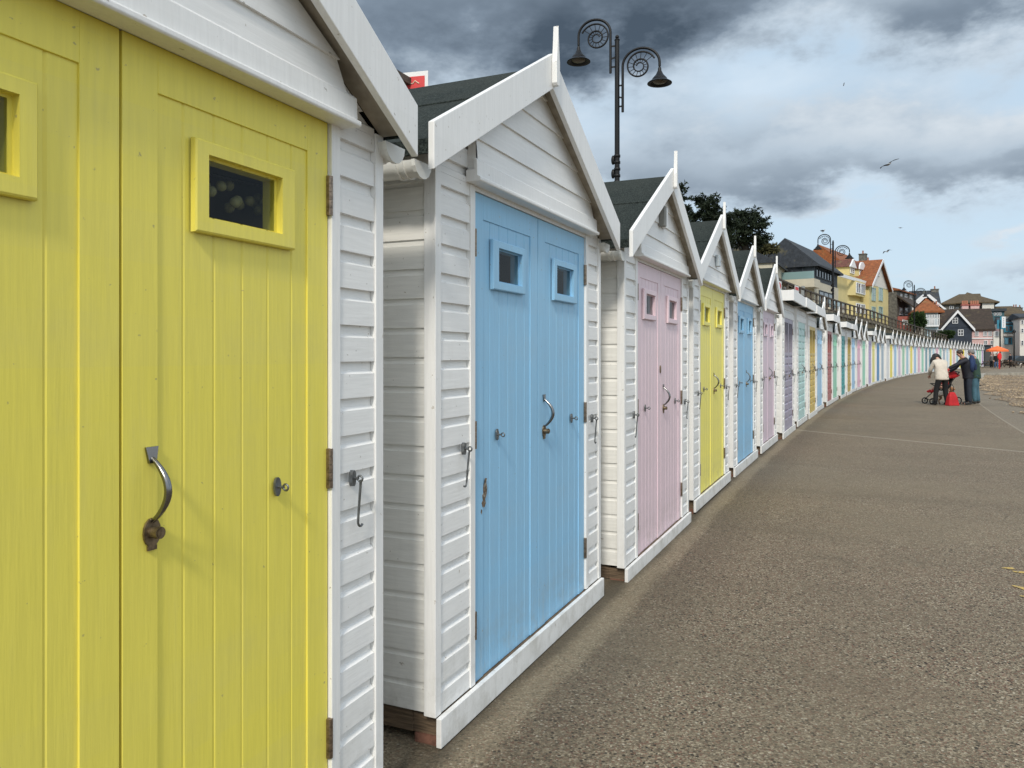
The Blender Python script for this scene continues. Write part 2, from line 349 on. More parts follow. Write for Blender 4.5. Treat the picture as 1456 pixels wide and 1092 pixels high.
# yellow painted marks, bottom right
M_YP=mat('yellow_road_paint',(.55,.38,.08),.7,fn=lambda t,tc,v,col,b:t.mix(t.sm(t.noise(tc.outputs['Object'],120,4,.6),.45,.6),(.56,.38,.08),(.17,.145,.11)))
def gp(u,v): Y=FPX*CH/(v-HOR); return ((u-728)/FPX*Y,Y)
for lb,strokes in (('worn yellow paint stroke on the promenade, farther of the two at the right edge',[(1424,808,1442,809,.034),(1440,813,1480,817,.05)]),
                   ('worn yellow paint stroke on the promenade, nearer of the two at the right edge',[(1440,833,1480,844,.045),(1450,848,1480,852,.035)])):
    mb=MB()
    for u1,v1,u2,v2,w in strokes:
        a=Vector(gp(u1,v1));b=Vector(gp(u2,v2));d=(b-a).normalized();n=Vector((-d.y,d.x))*w
        mb.add([(*(a-n*.3),.004),(*(b-n),.004),(*(b+n),.004),(*(a+n*.3),.004)],[(0,1,2,3)])
    tag(mb.build('painted_mark',M_YP),lb,'road marking','worn yellow painted marks')
# ------------------------------------------------------------ beach huts
XC=.920; HE=1.15; ZR=2.947; SL=.56; HW=2.03; HD=2.15; ZD0,ZD1=.115,2.19; DX0,DXM,DX1=.324,1.044,1.764
def zroof(x): return ZR-SL*abs(x-XC)
CACHE={}
def part(key,name,fn,m,parent,bev=0,loc=None):
    if key not in CACHE:
        CACHE[key]=fn().mesh(name); CACHE[key].materials.append(m)
    o=bpy.data.objects.new(name,CACHE[key]); C.objects.link(o); o.parent=parent
    if loc: o.location=loc
    if CACHE[key].materials[0]!=m:
        o.material_slots[0].link='OBJECT'; o.material_slots[0].material=m
    if bev:
        b=o.modifiers.new('bevel','BEVEL'); b.width=bev; b.segments=2; b.limit_method='ANGLE'; b.angle_limit=R(40)
    return o
def clad(mb,a0,a1,z0,z1,y0,pitch=.1135,mode='f',ph=0.0):
    # shiplap boards; a0,a1 callables of z give the ends. mode f: faces -y ; l: faces -x ; r: faces +x
    prof=[]; z=z0-ph
    while z<z1-.002:
        for dz,dy in ((((0,-.0115),(pitch*.66,-.0105),(pitch*.675,-.0065),(pitch*.76,.003),(pitch*.999,.0045))) if mode=='f' else ((0,-.0085),(pitch*.78,-.0080),(pitch*.80,-.005),(pitch*.86,-.002),(pitch*.999,-.001))):
            zz=z+dz
            if zz<z0: zz=z0
            if zz>z1: zz=z1
            prof.append((zz,dy))
        z+=pitch
    def P(a,dy,zz):
        if mode=='f': return (a,y0+dy,zz)
        if mode=='l': return (y0+dy,a,zz)
        return (y0-dy,a,zz)
    vs=[]
    for zz,dy in prof: vs+= [P(a0(zz),dy,zz),P(a1(zz),dy,zz)]
    fs=[(2*i,2*i+1,2*i+3,2*i+2) for i in range(len(prof)-1)]
    return mb.add(vs,fs)
def lapclad(mb,a0,a1,z0,z1,y0,pitch=.128):
    z=z0
    while z<z1-.002:
        zt=min(z1,z+pitch); e=[(z,-.012),(zt,.0),(zt,-.0)]
        vs=[(a0(z),y0+.006,z),(a1(z),y0+.006,z),(a0(z),y0-.012,z),(a1(z),y0-.012,z),(a0(zt),y0-.002,zt),(a1(zt),y0-.002,zt)]
        mb.add(vs,[(0,1,3,2),(2,3,5,4)]); z+=pitch
    return mb
def wall_mb(flat=False,zt=2.5,bay=0):
    def f():
        mb=MB(); k=lambda c:(lambda z:c)
        if flat:
            clad(mb,k(.03),k(DX0-.05),.118,zt,0,.14); clad(mb,k(DX1+.05),k(HW-.03),.118,zt,0,.14); clad(mb,k(DX0-.05),k(DX1+.05),2.22,zt,0,.14)
            clad(mb,k(HD),k(.03),.13,zt,0.0,.14,'l'); clad(mb,k(.03),k(HD),.13,zt,HW,.14,'r'); mb.box(.02,HW-.02,HD-.02,HD,.13,zt)
            return mb
        rx0=lambda z:XC-(ZR-.105-z)/SL; rx1=lambda z:XC+(ZR-.105-z)/SL
        clad(mb,lambda z:max(.03,rx0(z)),lambda z:min(DX0-.045,max(rx0(z),.03)+9),.118,2.21,0)
        clad(mb,k(DX1+.045),k(HW-.03),.118,2.21,0)
        clad(mb,lambda z:max(.03,rx0(z)),lambda z:min(HW-.03,rx1(z)),2.21,ZR-.12,0,ph=.05)
        return mb
    return f
def side_mb():
    mb=MB(); k=lambda c:(lambda z:c)
    clad(mb,k(HD),k(.034),.13,2.17,0.0,.1135,'l')
    mb.box(-.012,.0,.034,HD,2.17,2.315)
    return mb
def side2_mb():
    mb=MB(); k=lambda c:(lambda z:c)
    clad(mb,k(.034),k(HD),.13,2.17,HW,.1135,'r'); mb.box(HW,HW+.012,.034,HD,2.17,2.235)
    mb.prism([(0,.13),(HW,.13),(HW,zroof(HW)-.09),(XC,ZR-.09),(0,zroof(0)-.09)],HD-.02,HD)
    return mb
def door_mb(far=False,mirror=False):
    # leaf 0..0.718 wide, stile at both edges, boards between; hole behind the window frame
    L=.717; ws=.095
    def f():
        mb=MB(); T0,T1=ZD0,ZD1
        mb.box(0.0015,ws,-.004,.03,T0,T1); mb.box(L-ws,L-.0015,-.004,.03,T0,T1); mb.box(ws,L-ws,-.0042,.03,T1-.105,T1)
        gr=[.168,.264,.36,.456,.552]
        if mirror: gr=[L-g for g in gr][::-1]
        hx0,hx1=(.238,.486) if not mirror else (L-.486,L-.238)
        hz0,hz1=1.834,1.972
        prof=[(ws,.001)]
        for g in gr: prof+=[(g-.0015,.0008),(g-.0005,.0046),(g+.0075,.0005)]
        prof.append((L-ws,.001))
        def yat(x):
            for (xa,ya),(xb,yb) in zip(prof,prof[1:]):
                if xa<=x<=xb: return ya+(yb-ya)*(x-xa)/(xb-xa+1e-9)
            return 0
        xs=sorted(set([p[0] for p in prof]+[hx0,hx1]))
        for xa,xb in zip(xs,xs[1:]):
            segs=[(T0,T1-.105)] if not (xa>=hx0-1e-6 and xb<=hx1+1e-6) else [(T0,hz0),(hz1,T1-.105)]
            for za,zb in segs: mb.add([(xa,yat(xa),za),(xb,yat(xb),za),(xb,yat(xb),zb),(xa,yat(xa),zb)],[(0,1,2,3)])
        # hole reveal
        mb.add([(hx0,0,hz0),(hx1,0,hz0),(hx1,.04,hz0),(hx0,.04,hz0),(hx0,0,hz1),(hx1,0,hz1),(hx1,.04,hz1),(hx0,.04,hz1)],[(0,3,2,1),(4,5,6,7),(1,2,6,5),(0,4,7,3)])
        return mb
    return f
WX=(.190,.551); WZ=(1.790,2.012); IX=(.238,.486); IZ=(1.834,1.972)
def wframe_mb(mirror=False):
    def f():
        L=.717; ox0,ox1=WX; ix0,ix1=IX
        if mirror: ox0,ox1=L-WX[1],L-WX[0]; ix0,ix1=L-IX[1],L-IX[0]
        rings=[(ox0,ox1,WZ[0],WZ[1],-.003),(ox0+.001,ox1-.001,WZ[0]+.001,WZ[1]-.001,-.0165),(ox0+.005,ox1-.005,WZ[0]+.005,WZ[1]-.005,-.0195),(ix0-.007,ix1+.010,IZ[0]-.007,IZ[1]+.007,-.0195),(ix0-.007,ix1+.010,IZ[0]-.007,IZ[1]+.007,.001),(ix0-.002,ix1+.002,IZ[0]-.002,IZ[1]+.002,.001)]
        mb=MB()
        def ring(r): return [(r[0],r[4],r[2]),(r[1],r[4],r[2]),(r[1],r[4],r[3]),(r[0],r[4],r[3])]
        for a,b in zip(rings,rings[1:]):
            A,B=ring(a),ring(b)
            for k in range(4):
                k2=(k+1)%4; mb.add([A[k],A[k2],B[k2],B[k]],[(0,1,2,3)])
        return mb
    return f
def pane_mb(mirror=False):
    def f():
        ix0,ix1=IX if not mirror else (.717-IX[1],.717-IX[0])
        z0,z1=IZ[0]-.0035,IZ[1]+.0035; return MB().add([(ix0-.0035,.002,z0),(ix1+.0035,.002,z0),(ix1+.0035,.002,z1),(ix0-.0035,.002,z1)],[(0,1,2,3)])
    return f
def barge_mb(side):
    def f():
        mb=MB(); xe=XC+side*HE; lo=.168
        return mb.prism([(xe,zroof(xe)+.014),(XC,ZR+.014),(XC,ZR+.014-lo*1.02),(xe,zroof(xe)+.014-lo)],-.135,-.110)
    return f
def finial_mb():
    mb=MB(); z0=2.80
    poly=[(XC-.020,z0+.012),(XC-.010,z0),(XC+.010,z0),(XC+.020,z0+.012),(XC+.022,2.91),(XC+.012,2.985),(XC+.002,3.09),(XC-.002,3.09),(XC-.012,2.985),(XC-.022,2.91)]
    return mb.prism(poly,-.162,-.136)
def roof_mb():
    mb=MB()
    for sd in (-1,1):
        xe=XC+sd*(HE-.02); d=.022
        mb.prism([(xe,(zroof(xe)-.052)),(XC,ZR-.052),(XC,ZR-.052-d*1.2),(xe,(zroof(xe)-.052)-d)],-.109,HD+.12)
        xm=XC+sd*.50; mb.prism([(xm,(zroof(xm)-.052)+.0065),(XC,ZR-.052+.0075),(XC,ZR-.052+.001),(xm,(zroof(xm)-.052)+.001)],-.108,HD+.125)
        mb.prism([(xe+sd*.006,(zroof(xe)-.052)+.002),(xe-sd*.004,(zroof(xe)-.052)+.004),(xe-sd*.004,(zroof(xe)-.052)-.05),(xe+sd*.006,(zroof(xe)-.052)-.05)],-.107,HD+.11)
    return mb
def soffit_mb():
    mb=MB()
    for sd in (-1,1):
        xe=XC+sd*(HE-.03)
        mb.prism([(xe,(zroof(xe)-.052)-.027),(XC,ZR-.052-.030),(XC,ZR-.052-.055),(xe,(zroof(xe)-.052)-.05)],-.1085,-.012)
    return mb
def gable_mb():
    mb=MB(); x0,x1=.262,1.805; zb=2.262
    rx0=lambda z:XC-(ZR-.095-z)/SL; rx1=lambda z:XC+(ZR-.095-z)/SL
    lapclad(mb,lambda z:max(x0,rx0(z)),lambda z:min(x1,rx1(z)),zb,ZR-.11,-.048)
    mb.box(x0,x0+.003,-.048,-.011,zb,2.44); mb.box(x1-.003,x1,-.048,-.011,zb,2.32)
    return mb
def beam_mb():
    mb=MB(); x0,x1=.245,1.83
    return mb.prism([(-.011,2.2125),(-.074,2.2125),(-.078,2.217),(-.078,2.229),(-.064,2.236),(-.062,2.300),(-.054,2.308),(-.047,2.310),(-.047,2.262),(-.011,2.262)],x0,x1,'x')
def trim_mb():
    mb=MB(); mb.box(DX0-.045,DX0-.002,-.0165,.02,.118,2.212); mb.box(DX1+.002,DX1+.045,-.0165,.02,.118,2.212); mb.box(DX0-.002,DX1+.002,-.011,.02,ZD1+.003,2.212)
    return mb
def corner_mb(x0,x1):
    def f():
        mb=MB(); zc=zroof(x0 if x0<1 else x1)-.095
        mb.box(x0,x1,-.0175,.034,.119,zc); return mb
    return f
def base_mb(x0=-.012,x1=HW+.012):
    return lambda: MB().box(x0,x1,-.040,-.0178,.006,.117)
def bearer_mb():
    mb=MB(); mb.box(.02,HW-.02,-.012,.10,.035,.111); mb.box(.015,.10,.1005,HD-.05,.035,.128); mb.box(HW-.10,HW-.015,.1005,HD-.05,.035,.128); return mb
def brick_mb():
    mb=MB(); mb.box(.01,.22,-.010,.09,-.02,.0545); mb.box(HW-.22,HW-.01,-.010,.09,-.02,.0545); mb.box(.02,.12,.6,.8,-.02,.0545); return mb
def gutter_mb(x):
    def f():
        mb=MB(); n=8; r=.052; zc=2.195; vs=[];ys=(-.045,HD+.1)
        for y in ys:
            for k in range(n+1):
                t=PI+PI*k/n; vs.append((x+r*cos(t),y,zc+r*sin(t)))
        mb.add(vs,[(k,k+1,n+2+k,n+1+k) for k in range(n)],True)
        vs=[(x+(r-.003)*cos(PI+PI*k/n),y,zc+(r-.003)*sin(PI+PI*k/n)) for y in ys for k in range(n+1)]
        mb.add(vs,[(k+1,k,n+1+k,n+2+k) for k in range(n)],True)
        # end cap and joint collars
        for y0,y1,rr in ((-.052,-.038,.060),(.0,.012,.058),(.03,.042,.058)):
            P=[(x+rr*cos(PI+PI*k/n),zc+.006*(0 if k in(0,n) else 0)+rr*sin(PI+PI*k/n)) for k in range(n+1)]
            if y0<-.04: mb.prism(P,y0,y1)
            else:
                vs=[(p[0],y,p[1]) for y in (y0,y1) for p in P]; mb.add(vs,[(k,k+1,n+2+k,n+1+k) for k in range(n)],True)
                Q=[(x+r*cos(PI+PI*k/n),zc+r*sin(PI+PI*k/n)) for k in range(n+1)]
                for y in (y0,y1): mb.add([(p[0],y,p[1]) for p in P]+[(q[0],y,q[1]) for q in Q],[(k,k+1,n+2+k,n+1+k) for k in range(n)])
        return mb
    return f
def hinge_mb():
    mb=MB()
    for k in range(5): mb.tube([(0,-.012,.0235*k),(0,-.012,.0235*k+.0225)],.0085,10)
    mb.box(-.009,.009,-.0105,-.0045,0,.117); return mb
def handle_mb():
    mb=MB()
    mb.add([(-.017,-.005,.216),(.017,-.005,.216),(.009,-.005,.180),(-.009,-.005,.180),(-.017,-.009,.216),(.017,-.009,.216),(.009,-.012,.180),(-.009,-.012,.180)],[(4,7,6,5),(0,1,5,4),(1,2,6,5),(2,3,7,6),(3,0,4,7)])
    pts=[];rr=[]
    for i in range(15):
        t=i/14; pts.append((.0,-.010-.046*sin(PI*t)**.85,.190-.138*t)); rr.append(.005+.0035*sin(PI*t))
    mb.tube(pts,rr,10); return mb
def lock_mb():
    mb=MB(); n=16
    P=[(.023*cos(2*PI*k/n),.027+.032*sin(2*PI*k/n)) for k in range(n)]; mb.prism(P,-.010,-.005)
    mb.box(-.012,.012,-.0101,-.0051,-.012,-.002)
    return mb
def cyl_mb():
    mb=MB().tube([(0,-.010,.028),(0,-.034,.028)],.0135,14); mb.tube([(0,-.0345,.028),(0,-.036,.028)],.010,12); mb.box(-.0015,.0015,-.0375,-.036,.021,.034); return mb
def eye_mb():
    mb=MB(); n=14; mb.prism([(.013*cos(2*PI*k/n),.026*sin(2*PI*k/n)) for k in range(n)],-.011,-.0045)
    mb.tube([(0,-.011,0),(0,-.030,0)],.004,8)
    mb.tube([(.0,-.036+.0085*cos(t),.0085*sin(t)) for t in [2*PI*k/10 for k in range(11)]],.003,6); return mb
def hook_mb():
    mb=MB(); n=14; mb.prism([(.011*cos(2*PI*k/n),.025*sin(2*PI*k/n)) for k in range(n)],-.025,-.0105)
    mb.tube([(0,-.025,0),(0,-.040,0)],.0045,8)
    mb.tube([(.0,-.046+.009*cos(t),.009*sin(t)) for t in [2*PI*k/10 for k in range(11)]],.0035,6)
    mb.tube([(.004,-.046,-.004),(.006,-.040,-.06),(.006,-.034,-.135)],[.0042,.004,.004],8)
    mb.tube([(.006+.014*(1-cos(t)),-.034,-.135-.016*sin(t)) if t<PI*.5 else (.006+.014*(1-cos(t)),-.034,-.135-.016*sin(t)) for t in [PI*k/8 for k in range(7)]],.0038,7)
    return mb
def mirror_hook():
    a=hook_mb(); a.v=[(-x,y,z) for x,y,z in a.v]; return a
# flat roofed hut pieces
def fdoor_mb(win=True):
    def f():
        L=.717; mb=MB(); mb.box(.001,.06,-.006,.03,ZD0,2.2); mb.box(L-.06,L-.001,-.006,.03,ZD0,2.2); mb.box(.06,L-.06,-.0062,.03,2.12,2.2); mb.box(.06,L-.06,-.0062,.03,ZD0,ZD0+.09)
        k=lambda c:(lambda z:c); top=1.5 if win else 2.12
        clad(mb,k(.06),k(L-.06),ZD0+.09,top,.008,.1435)
        if win: mb.box(.06,L-.06,-.0063,.03,1.5,1.56)
        return mb
    return f
def fpane_mb():
    return MB().box(.06,.657,.004,.009,1.56,2.12)
def fmull_mb():
    mb=MB()
    for x in (.25,.45): mb.box(x-.009,x+.009,-.004,.0035,1.56,2.12)
    return mb
def fascia_mb(z=2.5):
    return lambda: MB().box(-.10,HW+.10,-.22,-.19,z-.02,z+.17).box(-.10,-.075,-.1895,HD+.1,z-.02,z+.165).box(HW+.075,HW+.10,-.1895,HD+.1,z-.02,z+.165)
def froof_mb(z=2.5):
    return lambda: MB().prism([(-.1893,z+.15),(HD+.15,z+.10),(HD+.15,z-.0),(-.1893,z+.0)],-.0745,HW+.0745,'x')
def fcorner_mb():
    mb=MB()
    for x0,x1 in((-.016,.03),(HW-.03,HW+.016)): mb.box(x0,x1,-.0175,.034,.119,2.499)
    mb.box(DX0-.05,DX0-.002,-.0165,.02,.118,2.22); mb.box(DX1+.002,DX1+.05,-.0165,.02,.118,2.22); mb.box(DX0-.002,DX1+.002,-.012,.02,2.203,2.22)
    return mb
def Y3(c,k=1.0): return tuple(min(1,x*k) for x in c)
COL={'yellow':(.79,.69,.105),'sky blue':(.265,.52,.74),'pale pink':(.75,.59,.64),'pale lilac pink':(.66,.54,.62),'mauve grey':(.36,.33,.42),'pale aqua':(.46,.66,.64),
 'mustard':(.62,.46,.12),'light blue':(.34,.56,.76),'brick red':(.42,.13,.13),'mint green':(.30,.62,.47),'teal':(.03,.33,.34),'ochre':(.52,.38,.09),'rose pink':(.72,.44,.56),
 'soft purple':(.45,.38,.60),'lemon':(.72,.68,.22),'deep blue':(.06,.24,.48),'grey blue':(.36,.46,.54),'white':(.72,.73,.74),'powder blue':(.36,.56,.66),'lilac':(.62,.52,.66),
 'apple green':(.32,.60,.42),'steel teal':(.17,.33,.40),'bright yellow':(.84,.72,.05),'peach pink':(.72,.50,.50),'ice blue':(.50,.68,.78),'sea green':(.30,.58,.52),'violet':(.50,.36,.60)}
HUTS=[None,('G','yellow'),('G','sky blue'),('G','pale pink'),('G','yellow'),('G','sky blue'),('G','pale lilac pink'),('F','mauve grey'),('F','pale aqua'),('F','mustard'),('G','light blue'),
 ('F','brick red'),('G','mint green'),('F','teal'),('F','ochre'),('G','light blue'),('G','rose pink'),('G','mint green'),('F','soft purple'),('G','lemon'),('G','deep blue'),('G','grey blue'),('F','white'),
 ('G','yellow'),('G','light blue'),('G','lilac'),('G','apple green'),('G','powder blue'),('G','yellow'),('G','light blue'),('G','rose pink'),('G','mint green'),('G','steel teal'),('G','steel teal'),
 ('G','ice blue'),('G','rose pink'),('G','sea green'),('G','grey blue'),('G','ice blue'),('G','bright yellow'),('G','peach pink'),('G','powder blue'),('G','bright yellow'),('G','bright yellow'),
 ('G','white'),('G','light blue'),('G','powder blue'),('G','ice blue'),('G','mint green'),('G','apple green'),('G','violet')]
LAB={16:'rose pink gabled hut beside a mint green one, amid the flat roofed huts',30:'rose pink gabled hut between light blue and mint green ones, far beyond the flat roofs',1:'nearest beach hut, with yellow double doors, slot windows and a chrome pull handle',2:'sky blue beach hut with a brown scuff on its left door, beside the nearest hut',
 3:'pale pink beach hut with vent boxes in its gable, next after the scuffed blue hut',4:'yellow beach hut with one small box in its gable, between pink and sky blue huts',
 5:'unscuffed sky blue beach hut between the yellow and pale lilac pink huts',6:'pale lilac pink beach hut, last gabled one before the first flat roofs',
 32:'steel teal doored beach hut beside a mint green hut',33:'steel teal doored beach hut beside an ice blue hut',42:'bright yellow doored beach hut beside a powder blue hut',43:'bright yellow doored beach hut beside a white hut',
 50:'violet beach hut at the far end of the row beside the dark kiosk'}
def hut(n):
    typ,cname=HUTS[n]
    if n==1: x,y,h=-1.240,.679,23.0
    else: x,y,h=ROW[n-2]
    if n in LAB: lb=LAB[n]
    else: lb='%s %s hut between the %s and %s ones'%(cname,'gabled' if typ=='G' else 'flat roofed',HUTS[n-1][1],HUTS[n+1][1])
    rn=random.Random(n*13)
    if typ=='F': x+=.05*cos(R(h)); y-=.05*sin(R(h))
    dz=0 if n<3 else -.03 if n==3 else rn.uniform(-.012,.012) if n<10 else rn.uniform(-.03,.02)
    t=thing('beach_hut',lb,'beach hut',(x,y,dz),R(90-h),'beach huts in a curving row along the promenade')
    near=n<=4; bev=.0022 if near else 0; DM=paint('door_paint_'+cname.replace(' ','_'),COL[cname])
    G=typ=='G'; zf=2.5
    if G:
        part('wall','wall',wall_mb(),WHH,t); part('side','side_wall',side_mb,WSIDE,t); part('side2','back_wall',side2_mb,WSIDE,t)
        part('trim','door_frame',trim_mb,WH,t,bev)
        part('cl','corner_board',corner_mb(-.016,.029),WH,t,bev); part('cr','corner_board',corner_mb(HW-.029,HW+.016),WH,t,bev)
        part('roof','roof',roof_mb,M_FELT,t); part('soff','soffit',soffit_mb,M_SOFF,t)
        for sd in(-1,1): part('barge%d'%sd,'bargeboard',barge_mb(sd),WH,t,bev*1.5)
        part('fin','finial',finial_mb,WH,t,bev); zl=(0,-.0,-.026) if n==1 else None; part('gab','gable_panel',gable_mb,WHH,t,0,zl); part('beam','gable_moulding',beam_mb,WH,t,bev,zl)
        if n<=12:
            part('gut1','gutter',gutter_mb(-.165),M_PVC,t); part('gut2','gutter',gutter_mb(HW+.035),M_PVC,t)
    else:
        part('fwall','wall',wall_mb(True,zf),WHH,t); part('fcor','corner_board',fcorner_mb,WH,t)
        part('fasc','fascia',fascia_mb(),WH,t); part('froof','roof',froof_mb(),M_FELT,t)
    part('base','base_board',base_mb(),WH,t,bev); part('bear','timber_bearer',bearer_mb,M_TIMB,t); [part('brk%d'%i,'brick_footing',(lambda q:(lambda:MB().box(*q)))(q),M_BRICK,t) for i,q in enumerate(((.01,.22,-.010,.09,-.05,.0345),(HW-.22,HW-.01,-.010,.09,-.05,.0345),(.02,.12,.6,.8,-.05,.0345)))]
    for side in (0,1):
        x0=DX0 if side==0 else DXM+.001; mir=side==0; L=.717
        if G:
            d=part('door%d'%mir,'door',door_mb(mirror=mir),DM if n!=4 else paint('door_paint_lemon_yellow',(.84,.76,.17)),t,bev*.6,(x0+.001,0,0))
            wf=part('wf%d'%mir,'window_frame',wframe_mb(mir),DM if n!=4 else paint('door_paint_lemon_yellow',(.84,.76,.17)),d); part('wp%d'%mir,'window_pane',pane_mb(mir),M_GLASS if n<=6 else M_PANE,d)
        else:
            win=n in (7,9,11,14)
            d=part('fdoor%d'%win,'door',fdoor_mb(win),DM,t,0,(x0+.001,0,0))
            if win: part('fp','window_pane',fpane_mb,M_PANE,d); part('fm','glazing_bar',fmull_mb,DM,d)
        if n<=16:
            xe=0 if mir else L
            for z in (.305,1.106,1.915): part('hinge','hinge',hinge_mb,M_HINGE,d,0,(xe,0,z))
            ex=L-.488 if mir else .488
            part('eye','eye_plate',eye_mb,M_GALV,d,0,(ex,0,1.145))
            if mir: part('hookl','cabin_hook',mirror_hook,M_GALV,t,0,(DX0-.11,0,1.12))
            else: part('hookr','cabin_hook',hook_mb,M_GALV,t,0,(DX1+.105,0,1.12))
            if not mir:
                part('hand','door_handle',handle_mb,M_CHROME if n<5 else M_GALV,d,0,(.075,0,1.082)); part('lock','lock_plate',lock_mb,M_BRASS,d,0,(.075,0,1.082)); part('cyl','lock_cylinder',cyl_mb,M_BRASS,d,0,(.075,0,1.082))
    if n==2:
        mb=MB(); P=[(0,0),(.012,-.004),(.02,.012),(.016,.03),(.026,.05),(.03,.075),(.024,.10),(.028,.118),(.018,.122),(.012,.10),(.004,.085),(.006,.06),(-.002,.05),(.002,.03),(-.006,.018)]
        mb.prism([(.088+a*1.5,.845+b) for a,b in P],-.0052,-.0035); mb.prism([(.070,.825),(.080,.815),(.084,.832),(.075,.838)],-.0052,-.0035)
        d=[c for c in t.children if c.name.startswith('door') and 'frame' not in c.name][0]
        sc_=mb.build('paint_scuff',mat('scuffed_timber',(.13,.09,.055),.9,var=.6,vs=60,fn=lambda t,tc,v,col,b:t.mix(t.sm(t.noise(tc.outputs['Object'],90,4,.7),.5,.6),col,(.26,.24,.2))),d); sc_.location=(.0,0,0)
    if n==3:
        mb=MB().box(.76,.83,-.10,-.058,2.50,2.65); mb.build('vent_box',mat('vent_grey',(.22,.22,.20),.7),t,.003)
        mb=MB().box(.85,.94,-.085,-.058,2.50,2.66); mb.build('vent_box',WH,t,.003)
        mb=MB(); mb.prism([(.012*cos(k*PI/6),.03*sin(k*PI/6)) for k in range(12)],-.012,-.004); q=mb.build('escutcheon',M_BRASS,t); q.location=(DXM-.03,0,1.42)
    if n==4:
        MB().box(.90,.99,-.10,-.058,2.42,2.54).build('light_box',mat('lamp_grey',(.42,.47,.5),.4),t,.006)
    # dark lining behind the door glass
    if G and n<=6: part('lining','interior_lining',lining_mb,M_DARKIN if n>1 else mat('plain_board_lining',(.34,.31,.25),.9),t)
    return t
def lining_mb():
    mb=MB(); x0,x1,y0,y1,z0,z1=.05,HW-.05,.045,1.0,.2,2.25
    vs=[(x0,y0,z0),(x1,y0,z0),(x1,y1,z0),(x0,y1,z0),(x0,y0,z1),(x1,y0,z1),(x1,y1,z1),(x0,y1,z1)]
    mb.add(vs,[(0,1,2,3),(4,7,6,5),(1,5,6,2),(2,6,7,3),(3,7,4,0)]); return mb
HT={n:hut(n) for n in range(1,len(HUTS))}
# things seen through the nearest window: a cluster of pale festoon balls and boxes
def h1(x,y,z):
    a=R(90-23.0); return (-1.240+x*cos(a)-y*sin(a),.679+x*sin(a)+y*cos(a),z)
fl=thing('string_of_balls','garland of pale yellow balls hanging inside the nearest yellow hut window','garland',h1(DXM+.36,.10,1.95),R(67))
mb=MB(); rr=random.Random(5)
for i in range(26):
    mb.ball((rr.uniform(-.14,.22),rr.uniform(-.02,.03),rr.uniform(-.035,.02)-.02*(i%2)),.0145,n=10,m=6)
mb.build('ball_cluster',mat('pale_yellow_balls',(.36,.34,.16),.6),fl); MB().tube([(-.2,0,.03),(0,0,.02),(.25,0,.03)],.002,5).build('cord',M_BLACK,fl)
bxm=mat('card_box',(.30,.28,.22),.8,var=.2)
for i,(xx,w,hh,lb) in enumerate(((1.30,.10,.14,'tall pale carton inside the nearest hut window, left of two'),(1.44,.13,.10,'wide pale carton inside the nearest hut window, right of two'))):
    o=MB().box(0,w,0,.08,0,hh).build('carton',bxm,None,.003); o.location=h1(xx,.12,1.76); o.rotation_euler=(0,0,R(67)); tag(o,lb,'box')
# shelf the cartons stand on
o=MB().box(1.1,1.7,.08,.30,1.735,1.757).build('shelf',mat('shelf_wood',(.25,.2,.13),.7),HT[1])
# ------------------------------------------------------------ upper promenade: retaining wall, terrain, railing
def wz(s):
    if s<28: return 4.38+.16*max(0,min(1,(s-12)/16))
    if s<75: return 4.62-.003*max(0,s)
    return max(2.2,4.40-(s-75)*.030)
RO=4.6
M_RUB=mat('retaining_wall_stone',(.13,.105,.06),.95,var=.5,vs=1.2,bump=.8,bs=8,dirt=.5,dirtc=(.06,.065,.03))
mb=MB(); S2=[-14+i*2.0 for i in range(88)]
for s in S2:
    for d,z in ((-RO,-.1),(-RO,wz(s)),(-RO-.35,wz(s))): x,y,h=rowpt(s,d); mb.v.append((x,y,z))
for i in range(len(S2)-1):
    for j in (0,1): mb.f.append((3*i+j,3*i+j+1,3*i+j+4,3*i+j+3)); mb.sm.append(False)
tag(mb.build('retaining_wall',M_RUB),'tall brown stone retaining wall rising behind the beach huts','wall')
mb=MB()
for s in S2:
    z=wz(s)
    for d,zz in ((-RO+.08,z+.02),(-RO+.08,z+.22),(-RO-.30,z+.22),(-RO-.30,z+.02)): x,y,h=rowpt(s,d); mb.v.append((x,y,zz))
for i in range(len(S2)-1):
    for j in range(4): k=(j+1)%4; mb.f.append((4*i+j,4*i+k,4*i+4+k,4*i+4+j)); mb.sm.append(False)
tag(mb.build('coping',mat('coping_stone',(.17,.145,.10),.9,var=.4,vs=2,dirt=.6)),'weathered coping course along the top of the retaining wall','wall')
def hillz(s,d):
    e=-d-RO
    return wz(s)+.18*0+(0 if e<9 else (e-9)*.10 if e<30 else 2.1+(e-30)*.045)
M_HILL=mat('grass_hill',(.055,.07,.025),.95,var=.4,vs=.2,bump=.5,bs=2)
struct(ribbon('hill',M_HILL,[-14+i*3 for i in range(75)],[-RO-9,-RO-14,-RO-20,-RO-35,-RO-60,-RO-110],lambda s,d:hillz(s,d)))
struct(ribbon('upper_path',mat('upper_paving',(.16,.145,.12),.9,var=.2),[-14+i*3 for i in range(75)],[-RO-.2,-RO-4,-RO-9],lambda s,d:wz(s)+.008))
M_RAIL=mat('weathered_rail_timber',(.075,.06,.045),.85,var=.4,vs=8)
rl=thing('railing','dark timber post and rail fence along the upper promenade','railing',(0,0,0))
mbs=[MB(),MB(),MB()]
S3=[-12+i*1.8 for i in range(75)]
